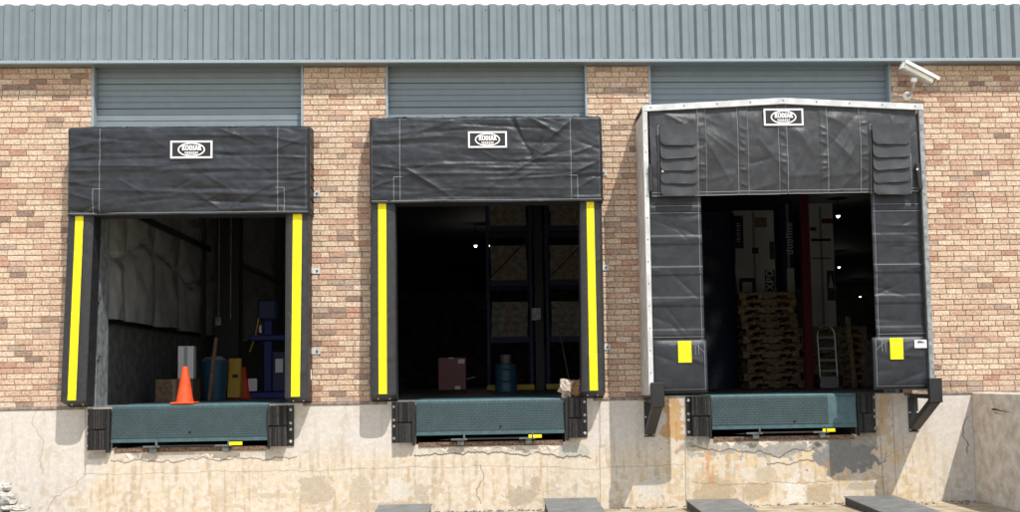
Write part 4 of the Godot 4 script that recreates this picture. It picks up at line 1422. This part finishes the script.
func crumple(c: Vector3, s: Vector3, seed_: int, n := 9) -> SurfaceTool:
	var st := mb()
	var no := FastNoiseLite.new()
	no.seed = seed_
	no.frequency = 1.1
	var at := func(i: int, j: int) -> Vector3:
		var a := TAU * (i % (n * 2)) / (n * 2.0) + (0.0 if j % 2 else PI / (n * 2.0))
		var b := (float(j) / n - 0.5) * PI
		var d := Vector3(cos(a) * cos(b), sin(b), sin(a) * cos(b))
		var r := 0.85 + 0.55 * no.get_noise_3dv(d * 1.6) + (0.40 if n > 6 else 0.16) * no.get_noise_3dv(d * 5.5)
		return c + d * s * r
	for j in n:
		for i in n * 2:
			var p: Vector3 = at.call(i, j)
			var q: Vector3 = at.call(i + 1, j)
			var r: Vector3 = at.call(i + 1, j + 1)
			var w: Vector3 = at.call(i, j + 1)
			var o := (p + r) * 0.5 - c
			if j > 0: face(st, [p, q, r], o)
			if j < n - 1: face(st, [p, r, w], o)
	return st

func build_paper() -> void:
	var t := thing("crumpled_paper", "crumpled brown and white packing paper on the middle dock's right bumper", "paper", Vector3(1.03, 0.016, 0.01))
	obj("white_crumple", crumple(Vector3(-0.07, 0.10, 0.0), Vector3(0.10, 0.13, 0.10), 3), M.paper, t)
	obj("brown_crumple", crumple(Vector3(0.06, 0.10, -0.02), Vector3(0.14, 0.115, 0.10), 8), M.paper_brown, t)

func build_stones() -> void:
	rng.seed = 17
	var where := [[-5.50, -0.88, 0.60, 0.10, 0.08, 0.09, "white stone at the top of the rubble heap in the lower left corner"], [-5.43, -1.01, 0.70, 0.13, 0.10, 0.11, "rounded white stone in the middle of the corner rubble"], [-5.25, -1.09, 0.86, 0.19, 0.035, 0.12, "flat white slab of stone jutting from the corner rubble"], [-5.47, -1.16, 0.85, 0.20, 0.10, 0.16, "grey stone under the flat slab in the corner rubble"], [-5.62, -1.05, 0.60, 0.17, 0.20, 0.16, "large grey stone at the back of the corner rubble"], [-5.22, -1.25, 0.85, 0.16, 0.08, 0.14, "low grey stone at the foot of the corner rubble"], [-5.6, -1.25, 0.7, 0.25, 0.12, 0.22, "broad grey stone under the corner rubble"]]
	for i in where.size():
		var w: Array = where[i]
		var t := thing("stone", w[6], "stone", Vector3(w[0], w[1] - w[4], w[2]))
		var st := crumple(Vector3(0, w[4], 0), Vector3(w[3], w[4], w[5]) * 1.0, 20 + i, 6)
		obj("rock", st, M.stone if i < 3 else M.stone_grey, t)
	# loose grit along the foot of the wall
	var st2 := mb()
	for k in 260:
		var x := rng.randf_range(-1.5, 5.95)
		var z := 0.03 + absf(rng.randfn(0.0, 0.06))
		if x > 5.0: z += rng.randf() * 0.25
		var s := rng.randf_range(0.006, 0.022)
		cbox(st2, Vector3(x, GROUND + s * 0.4, z), Vector3(s * 1.6, s, s * 1.3), s * 0.3, Basis(Vector3.UP, rng.randf() * 3.0))
	var o := obj("grit", st2, M.stone_grey, self)
	tag(o, "grit and crumbs along the foot of the dock wall", "grit", "", "stuff")

# ---------------------------------------------------------------- inside the hall
func build_left_hall() -> void:
	var b: Node3D = get_node("warehouse")
	rng.seed = 71
	# quilted insulation blankets on the side wall
	for q in [[-0.34, -5.55, 10], [-6.15, -12.0, 9]]:
		var no := FastNoiseLite.new()
		no.seed = int(q[2])
		no.frequency = 0.8
		for k in 4:
			var za: float = lerpf(q[0], q[1], k / 4.0)
			var zb: float = lerpf(q[0], q[1], (k + 1) / 4.0)
			var st := mb()
			grid(st, 22, 70, func(u: float, v: float) -> Vector3:
				var z := lerpf(za, zb, u)
				var y := lerpf(1.10 + 0.008 * sin(z * 3.0), 4.68, v)
				var seam := 2.05 + 0.12 * sin(z * 1.7) + 0.25 * no.get_noise_2d(z, 3.0)
				var pillow := pow(sin(PI * u), 0.5) * (1.0 - 0.85 * exp(-pow((y - seam) / 0.05, 2))) * (1.0 - 0.8 * exp(-pow((y - seam - 1.05) / 0.05, 2)))
				return Vector3(-4.95 + 0.16 * pillow + 0.08 * no.get_noise_2d(z * 1.5, y * 1.1) * pillow + 0.01 * no.get_noise_2d(z * 6.0, y * 2.5), y, z), Vector3.RIGHT)
			obj("insulation_blanket", st, M.quilt, b)
	part_box("base_rail", Vector3(-4.95, 1.05, -5.5), Vector3(-4.86, 1.09, -0.45), M.black_paint, b)
	part_box("wall_rail", Vector3(-4.75, 2.50, -5.5), Vector3(-4.70, 2.58, -0.40), M.black_paint, b)
	part_box("wall_rail", Vector3(-4.75, 2.50, -12.0), Vector3(-4.70, 2.58, -6.0), M.black_paint, b)
	var st := mb()
	ab(st, Vector3(-4.66, 0, -5.95), Vector3(-4.26, 4.69, -5.93))
	ab(st, Vector3(-4.66, 0, -5.67), Vector3(-4.26, 4.69, -5.65))
	ab(st, Vector3(-4.47, 0, -5.93), Vector3(-4.45, 4.69, -5.67))
	obj("steel_column", st, M.black_paint, b)
	for x in [-4.60, -4.40]:
		st = mb()
		tube(st, [Vector3(x, 4.6, -5.63), Vector3(x, 1.35, -5.63)], 0.012, 6)
		var o := obj("conduit", st, M.galv, b)
		if x < -4.5:
			part_box("junction_box", Vector3(x - 0.05, 1.24, -5.645), Vector3(x + 0.05, 1.38, -5.58), M.galv, o, 0.005)
	# goods by the wall
	carton(Vector3(-4.36, 0, -2.30), Vector3(0.52, 0.32, 0.4), M.card_dark, "brown cardboard carton on the floor by the insulated wall, behind the cone")
	carton(Vector3(-4.25, 0.323, -2.35), Vector3(0.22, 0.46, 0.14), M.white_box, "white upright box standing on the brown carton behind the cone")
	var pl := thing("plank", "wooden plank leaning beside the white box in the left dock", "plank", Vector3(-4.0, 0.0, -2.75))
	st = mb()
	bar(st, Vector3(-0.04, 0.0, 0.0), Vector3(0.03, 0.92, -0.12), 0.05, 0.02, 0.003)
	obj("board", st, M.card_dark, pl)
	var bin := thing("waste_bin", "dark blue round bin with a plastic liner inside the left dock", "bin", Vector3(-4.22, 0, -3.8))
	st = mb()
	lathe(st, Vector3.ZERO, [Vector2(0.0, 0.0), Vector2(0.17, 0.0), Vector2(0.205, 0.58), Vector2(0.215, 0.6), Vector2(0.19, 0.6), Vector2(0.16, 0.02)], 24)
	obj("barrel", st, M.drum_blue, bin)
	obj("liner", crumple(Vector3(0, 0.60, 0), Vector3(0.2, 0.07, 0.2), 4, 10), M.bag, bin)
	var sg := thing("floor_sign", "yellow folding floor sign standing beside the blue bin", "sign", Vector3(-3.95, 0, -4.0))
	for s in [-1.0, 1.0]:
		st = mb()
		var bb := Basis(Vector3.RIGHT, s * 0.16)
		cbox(st, Vector3(0, 0.33, s * -0.055), Vector3(0.19, 0.62, 0.012), 0.004, bb)
		obj("board", st, M.sign_yellow, sg)
	st = mb()
	cbox(st, Vector3(0.02, 0.36, 0.075), Vector3(0.09, 0.05, 0.006))
	obj("print", st, M.print_black, sg)
	build_cone("traffic_cone", Vector3(-3.90, 0.0, -4.35), M.red_cone, "red traffic cone in the shade inside the left dock", 0.50)
	# blue machine
	var mc := thing("machine", "dark blue workshop machine with white tags inside the left dock", "machine", Vector3(-3.55, 0, -4.6))
	st = mb()
	ab(st, Vector3(-0.34, 0.0, -0.25), Vector3(0.34, 0.10, 0.25), 0.01)
	obj("base", st, M.blue_paint, mc)
	st = mb()
	ab(st, Vector3(-0.07, 0.10, -0.10), Vector3(0.07, 1.30, 0.06), 0.015)
	obj("post", st, M.blue_paint, mc)
	st = mb()
	ab(st, Vector3(0.08, 0.10, -0.2), Vector3(0.34, 0.75, 0.15), 0.02)
	obj("cabinet", st, M.navy_paint, mc)
	st = mb()
	ab(st, Vector3(-0.28, 0.92, -0.15), Vector3(0.30, 1.02, 0.18), 0.02)
	obj("table", st, M.blue_paint, mc)
	st = mb()
	ab(st, Vector3(-0.15, 1.25, -0.2), Vector3(0.17, 1.6, 0.2), 0.04)
	obj("head", st, M.navy_paint, mc)
	st = mb()
	tube(st, [Vector3(-0.28, 0.75, 0.1), Vector3(-0.18, 1.0, 0.16), Vector3(-0.12, 1.3, 0.18)], 0.012, 6)
	obj("hose", st, M.sign_yellow, mc)
	for q in [[-0.12, 1.12, 0.065, 0.04, 0.12], [0.20, 0.52, 0.155, 0.12, 0.22], [-0.2, 0.22, 0.255, 0.14, 0.2]]:
		st = mb()
		cbox(st, Vector3(q[0], q[1], q[2]), Vector3(q[3], q[4], 0.006))
		obj("tag", st, M.white_box, mc)

func carton(at: Vector3, s: Vector3, m: Material, label: String, group := "", called := "carton") -> Node3D:
	var t := thing(called, label, "carton", at, 0.0, group)
	var st := mb()
	cbox(st, Vector3(0, s.y * 0.5, 0), s, 0.006)
	obj("box", st, m, t)
	st = mb()
	cbox(st, Vector3(0, s.y * 0.5, s.z * 0.5 + 0.001), Vector3(0.05, s.y * 0.96, 0.003))
	obj("tape", st, M.bag if m in [M.card_white, M.white_box, M.navy_paint] else M.card, t)
	return t

func build_rack(x0: float, x1: float, label: String) -> void:
	var t := thing("pallet_rack", label, "rack", Vector3(x0, 0, -9.0), 0.0, "pallet racks behind the middle dock")
	var w := x1 - x0
	for x in [0.0, w]:
		for z in [0.0, -1.0]:
			var st := mb()
			ab(st, Vector3(x - 0.035, 0.01, z - 0.04), Vector3(x + 0.035, 4.3, z + 0.04), 0.004)
			ab(st, Vector3(x - 0.06, 0.0, z - 0.06), Vector3(x + 0.06, 0.01, z + 0.06))
			obj("upright", st, M.navy_paint, t)
		for k in 4:
			var st := mb()
			bar(st, Vector3(x, 0.3 + k, -0.04), Vector3(x, 1.1 + k, -0.96), 0.03, 0.02)
			obj("brace", st, M.navy_paint, t)
	for y in [1.04, 2.2, 3.32]:
		for z in [0.0, -1.0]:
			var st := mb()
			ab(st, Vector3(0.04, y - 0.06, z - 0.03), Vector3(w - 0.04, y + 0.05, z + 0.03), 0.004)
			obj("beam", st, M.navy_paint, t)
		var st := mb()
		ab(st, Vector3(0.04, y + 0.051, -1.02), Vector3(w - 0.04, y + 0.062, 0.02))
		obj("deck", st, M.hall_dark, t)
	var st2 := mb()
	bar(st2, Vector3(0.04, 2.3, 0.035), Vector3(w - 0.04, 3.1, 0.035), 0.025, 0.012)
	obj("brace", st2, M.black_paint, t)
	st2 = mb()
	ab(st2, Vector3(-0.05, 0.02, 0.06), Vector3(w + 0.05, 0.13, 0.12), 0.006)
	obj("floor_guard", st2, M.rack_yellow, t)

func build_middle_hall() -> void:
	build_rack(0.03, 0.90, "dark pallet rack left of the column behind the middle dock")
	build_rack(1.24, 2.14, "dark pallet rack right of the column behind the middle dock")
	var levels := [["lowest", 1.105], ["middle", 2.265], ["top", 3.385]]
	for r in 2:
		for L in 3:
			for k in 5:
				if L == 2 and k > 2: continue
				var h := 0.14
				carton(Vector3([0.465, 1.69][r] + rng.randf_range(-0.02, 0.02), levels[L][1] + k * (h + 0.003), -9.45), Vector3(0.74, h, 0.85), M.card_grey, "flat carton, %s in the pile on the %s shelf of the %s rack" % [["lowest", "second", "third", "fourth", "fifth"][k], levels[L][0], ["left", "right"][r]], "flat cartons on the racks", "flat_carton")
	# column between the racks, with an electrical box
	var b: Node3D = get_node("warehouse")
	var st := mb()
	ab(st, Vector3(0.98, 0, -9.2), Vector3(1.16, 4.69, -9.0), 0.005)
	var o := obj("steel_column", st, M.black_paint, b)
	part_box("electrical_box", Vector3(0.90, 1.42, -8.995), Vector3(1.10, 1.68, -8.88), M.galv, o, 0.01)
	# red tool chest
	var t := thing("tool_chest", "red metal chest with white stickers inside the middle dock", "tool chest", Vector3(-0.65, 0, -7.0))
	st = mb()
	ab(st, Vector3(-0.26, 0.05, -0.22), Vector3(0.26, 0.66, 0.22), 0.015)
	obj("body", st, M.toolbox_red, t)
	st = mb()
	for x in [-0.2, 0.2]:
		for z in [-0.16, 0.16]: cbox(st, Vector3(x, 0.025, z), Vector3(0.05, 0.05, 0.03), 0.01)
	obj("castors", st, M.black_paint, t)
	for q in [[0.17, 0.58, 0.12, 0.08], [0.10, 0.10, 0.1, 0.06], [-0.02, 0.64, 0.1, 0.02]]:
		st = mb()
		cbox(st, Vector3(q[0], q[1], 0.223), Vector3(q[2], q[3], 0.004))
		obj("sticker", st, M.white_box, t)
	st = mb()
	tube(st, [Vector3(0.26, 0.25, 0.1), Vector3(0.42, 0.29, 0.1)], 0.012, 6)
	obj("handle", st, M.galv, t)
	# blue drum with a pail and a pole
	t = thing("drum", "dark blue drum with a small pail on top inside the middle dock", "drum", Vector3(0.34, 0, -7.0))
	st = mb()
	lathe(st, Vector3.ZERO, [Vector2(0, 0), Vector2(0.20, 0.0), Vector2(0.205, 0.02), Vector2(0.20, 0.18), Vector2(0.208, 0.2), Vector2(0.20, 0.22), Vector2(0.20, 0.40), Vector2(0.208, 0.42), Vector2(0.20, 0.44), Vector2(0.19, 0.52), Vector2(0.0, 0.53)], 24)
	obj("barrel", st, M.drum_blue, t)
	t = thing("pail", "small grey pail on the blue drum inside the middle dock", "pail", Vector3(0.34, 0.532, -7.0))
	st = mb()
	lathe(st, Vector3.ZERO, [Vector2(0, 0), Vector2(0.09, 0.0), Vector2(0.105, 0.16), Vector2(0.0, 0.165)], 20)
	obj("body", st, M.wrap_grey, t)
	t = thing("pole", "thin pole leaning against the rack inside the middle dock", "pole", Vector3(1.52, 0, -8.3))
	st = mb()
	tube(st, [Vector3(0.12, 0.0, 0.0), Vector3(-0.08, 1.35, -0.5)], 0.014, 6)
	obj("shaft", st, M.wood_old, t)

func make_pallet(m: Array) -> Node3D:
	var t := thing("pallet", "", "pallet", Vector3.ZERO, 0.0, "stacked wooden pallets")
	for i in 7:
		var st := mb()
		cbox(st, Vector3(-0.48 + i * 0.16, 0.127, 0), Vector3(0.11, 0.018, 1.0), 0.003)
		obj("deck_board", st, m[i % 2], t)
	for i in 3:
		# stringer with two fork notches
		var st := mb()
		var z := -0.478 + i * 0.478
		cbox(st, Vector3(0, 0.096, z), Vector3(1.06, 0.044, 0.04), 0.003)
		for x in [-0.46, 0.0, 0.46]: cbox(st, Vector3(x, 0.0465, z), Vector3(0.14 if x != 0.0 else 0.34, 0.055, 0.04), 0.002)
		obj("stringer", st, m[0], t)
	for i in 5:
		var st := mb()
		cbox(st, Vector3(-0.48 + i * 0.24, 0.0095, 0), Vector3(0.11, 0.018, 1.0), 0.003)
		obj("bottom_board", st, m[1], t)
	return t

func build_right_hall() -> void:
	rng.seed = 88
	var b: Node3D = get_node("warehouse")
	part_box("steel_column", Vector3(5.54, 0, -5.64), Vector3(5.68, 4.69, -5.5), M.red_paint, b, 0.006)
	var light := make_pallet([M.wood, M.wood_old])
	var old := make_pallet([M.wood_old, M.wood])
	var first := [true, true]
	var order := ["bottom", "second", "third", "fourth", "fifth", "sixth", "seventh", "eighth", "ninth", "tenth", "eleventh", "twelfth", "top"]
	for k in 13:
		var which := 0 if k > 9 or k in [4, 6] else 1
		var at := Vector3(5.34 + rng.randf_range(-0.05, 0.05) - (0.08 if k > 8 else 0.0), k * 0.1385, -7.4 + rng.randf_range(-0.02, 0.02))
		var label := "wooden pallet, %s of the tall stack left of the red column" % (order[k] if k == 0 or k == 12 else order[k] + " from the floor")
		place_pallet([light, old][which], first, which, label, at, rng.randf_range(-0.03, 0.03))
	for k in 8:
		var label := "wooden pallet, %s of the low stack behind the hand truck" % (order[k] if k == 0 else ("top" if k == 7 else order[k] + " from the floor"))
		place_pallet(old, first, 1, label, Vector3(6.42 + rng.randf_range(-0.03, 0.03), k * 0.1385, -6.9), rng.randf_range(-0.04, 0.04))
	var pl := thing("plank", "upright board leaning on the low pallet stack in the right dock", "plank", Vector3(6.62, 0, -6.2))
	var st := mb()
	bar(st, Vector3(0, 0.0, 0.0), Vector3(-0.03, 1.28, -0.16), 0.09, 0.025, 0.003)
	obj("board", st, M.wood, pl)
	# tall printed cartons
	var t := carton(Vector3(5.38, 0, -8.55), Vector3(0.86, 1.75, 0.5), M.card_grey, "plain grey carton under the EXPO carton in the right dock")
	t = carton(Vector3(5.38, 1.755, -8.55), Vector3(0.84, 1.80, 0.5), M.card_white, "tall white printed carton lettered EXPO in the right dock")
	var zf := 0.253
	for q in [[-0.31, 1.36, 0.20, 0.66, M.navy_paint], [0.30, 0.34, 0.20, 0.50, M.print_dark], [-0.16, 0.25, 0.34, 0.36, M.navy_paint], [0.36, 0.98, 0.10, 0.36, M.print_dark], [0.02, 0.98, 0.13, 0.12, M.print_black]]:
		st = mb()
		cbox(st, Vector3(q[0], q[1], zf), Vector3(q[2], q[3], 0.003))
		obj("print", st, q[4], t)
	st = mb()
	cbox(st, Vector3(-0.16, 0.25, zf + 0.003), Vector3(0.20, 0.20, 0.003))
	obj("print", st, M.white_box, t)
	st = mb()
	cbox(st, Vector3(0.15, 1.55, zf + 0.003), Vector3(0.24, 0.20, 0.003))
	obj("print", st, M.card, t)
	lettering("EXPO", 0.15, Vector3(0.30, 0.33, zf + 0.004), M.white_box, t, Basis(Vector3.BACK, PI / 2))
	st = mb()
	for k in 9: cbox(st, Vector3(-0.31, 1.17 + k * 0.045, zf + 0.003), Vector3(0.055 + 0.03 * (k % 2), 0.022, 0.003))
	obj("print", st, M.white_box, t)
	t = carton(Vector3(6.02, 0, -8.3), Vector3(0.24, 3.72, 0.4), M.navy_paint, "narrow dark carton lettered duoline between the two white cartons")
	lettering("duoline", 0.13, Vector3(0.03, 2.95, 0.206), M.white_box, t, Basis(Vector3.BACK, PI / 2))
	st = mb()
	cbox(st, Vector3(0.03, 1.9, 0.203), Vector3(0.15, 0.9, 0.003))
	obj("print", st, M.white_box, t)
	t = carton(Vector3(6.70, 0, -8.4), Vector3(0.52, 3.66, 0.5), M.card_white, "tall white carton with arrow and red print behind the hand truck")
	for q in [[0.14, 3.30, 0.22, 0.10, M.red_paint], [-0.15, 3.14, 0.13, 0.07, M.red_paint], [0.0, 2.92, 0.40, 0.05, M.print_black], [0.0, 2.55, 0.38, 0.02, M.print_black], [0.17, 2.0, 0.15, 0.6, M.print_dark]]:
		st = mb()
		cbox(st, Vector3(q[0], q[1], zf), Vector3(q[2], q[3], 0.003))
		obj("print", st, q[4], t)
	st = mb()
	plate(st, [Vector2(0.12, 1.95), Vector2(0.22, 1.95), Vector2(0.17, 2.22)], zf + 0.002, zf + 0.004)
	obj("arrow", st, M.white_box, t)
	# wrapped goods
	t = thing("wrapped_load", "dark film wrapped load at the left of the right dock opening", "load", Vector3(4.15, 0, -7.3))
	st = mb()
	grid(st, 30, 60, func(u: float, v: float) -> Vector3:
		var a := u * TAU
		var sq := pow(pow(absf(cos(a)), 6) + pow(absf(sin(a)), 6), -1.0 / 6.0)
		var r := sq * (1.0 + 0.008 * sin(v * 41.0 + 3.0 * sin(u * 9.0)) + 0.012 * sin(u * 38.0 + v * 20.0))
		return Vector3(cos(a) * r * 0.55, v * 3.3, sin(a) * r * 0.5), Vector3.BACK)
	obj("film", st, M.wrap, t)
	t = thing("wrapped_load", "grey wrapped stack right of the low pallets in the right dock", "load", Vector3(7.12, 0, -6.6))
	st = mb()
	for k in 4: cbox(st, Vector3(0.0, 0.12 + k * 0.21, 0), Vector3(0.42 - 0.02 * (k % 2), 0.2, 0.5), 0.02)
	obj("bundle", st, M.wrap_grey, t)
	# hand truck
	t = thing("hand_truck", "aluminium hand truck standing before the low pallet stack", "hand truck", Vector3(5.83, 0, -5.2))
	for s in [-1.0, 1.0]:
		st = mb()
		tube(st, [Vector3(s * 0.15, 0.06, 0.05), Vector3(s * 0.15, 0.9, -0.04)], 0.016, 8)
		obj("side_tube", st, M.alu, t)
	st = mb()
	var arc := []
	for k in 9: arc.append(Vector3(-0.15 * cos(PI * k / 8.0), 0.9 + 0.19 * sin(PI * k / 8.0), -0.04 - 0.02 * sin(PI * k / 8.0)))
	tube(st, arc, 0.016, 8)
	obj("handle", st, M.alu, t)
	for y in [0.30, 0.48, 0.68, 0.87]:
		st = mb()
		cbox(st, Vector3(0, y, 0.03 - y * 0.08), Vector3(0.29, 0.045, 0.02), 0.005)
		obj("cross_bar", st, M.alu, t)
	for s in [-1.0, 1.0]:
		st = mb()
		lathe_dir(st, Vector3(s * 0.165, 0.12, -0.03), Vector3(s, 0, 0), [Vector2(0.0, 0.0), Vector2(0.11, 0.0), Vector2(0.12, 0.015), Vector2(0.12, 0.04), Vector2(0.11, 0.055), Vector2(0.0, 0.055)], 20)
		obj("wheel", st, M.black_paint, t)
	st = mb()
	ab(st, Vector3(-0.16, 0.004, 0.05), Vector3(0.16, 0.016, 0.24), 0.003)
	ab(st, Vector3(-0.16, 0.016, 0.05), Vector3(0.16, 0.20, 0.062), 0.003)
	obj("toe_plate", st, M.alu, t)

func place_pallet(proto: Node3D, first: Array, which: int, label: String, at: Vector3, turn: float) -> void:
	if first[which]:
		first[which] = false
		proto.position = at
		proto.rotation.y = turn
		proto.set_meta("label", label)
	else:
		copy_of(proto, "pallet", label, at, turn)

func build_lamps() -> void:
	var spots := [[-0.30, 4.06, -18.0, "high bay lamp glowing deep inside the middle dock, left of a pair"], [0.06, 4.06, -18.0, "high bay lamp glowing deep inside the middle dock, right of a pair"], [8.98, 4.24, -14.0, "uppermost glowing high bay lamp inside the right dock"], [12.87, 4.10, -26.0, "second glowing high bay lamp inside the right dock"], [17.75, 3.85, -38.0, "lowest glowing high bay lamp inside the right dock"]]
	for s in spots:
		var t := thing("bay_lamp", s[3], "lamp", Vector3(s[0], s[1], s[2]), 0.0, "high bay lamps in the hall")
		var st := mb()
		lathe(st, Vector3(0, 0.05, 0), [Vector2(0.13, 0.0), Vector2(0.135, 0.02), Vector2(0.06, 0.16), Vector2(0.05, 0.24), Vector2(0.0, 0.25)], 20)
		var sh := obj("shade", st, M.black_paint, t)
		sh.scale = Vector3.ONE * 0.42
		st = mb()
		lathe(st, Vector3(0, 0, 0), [Vector2(0.0, -0.09), Vector2(0.07, -0.07), Vector2(0.115, 0.0), Vector2(0.12, 0.048), Vector2(0.0, 0.048)], 20)
		var bu := obj("bulb", st, M.lamp_glow, t)
		bu.scale = Vector3.ONE * 0.42
		st = mb()
		tube(st, [Vector3(0, 0.12, 0), Vector3(0, 4.69 - s[1], 0)], 0.012, 6)
		obj("rod", st, M.black_paint, t)
		var l := OmniLight3D.new()
		l.name = "glow"
		l.light_energy = 0.06
		l.light_size = 0.03
		l.omni_range = 30.0
		l.omni_attenuation = 2.0
		l.light_color = Color(1, 0.98, 0.94)
		l.shadow_enabled = true
		t.add_child(l)
		l.position = Vector3(0, -0.06, 0)
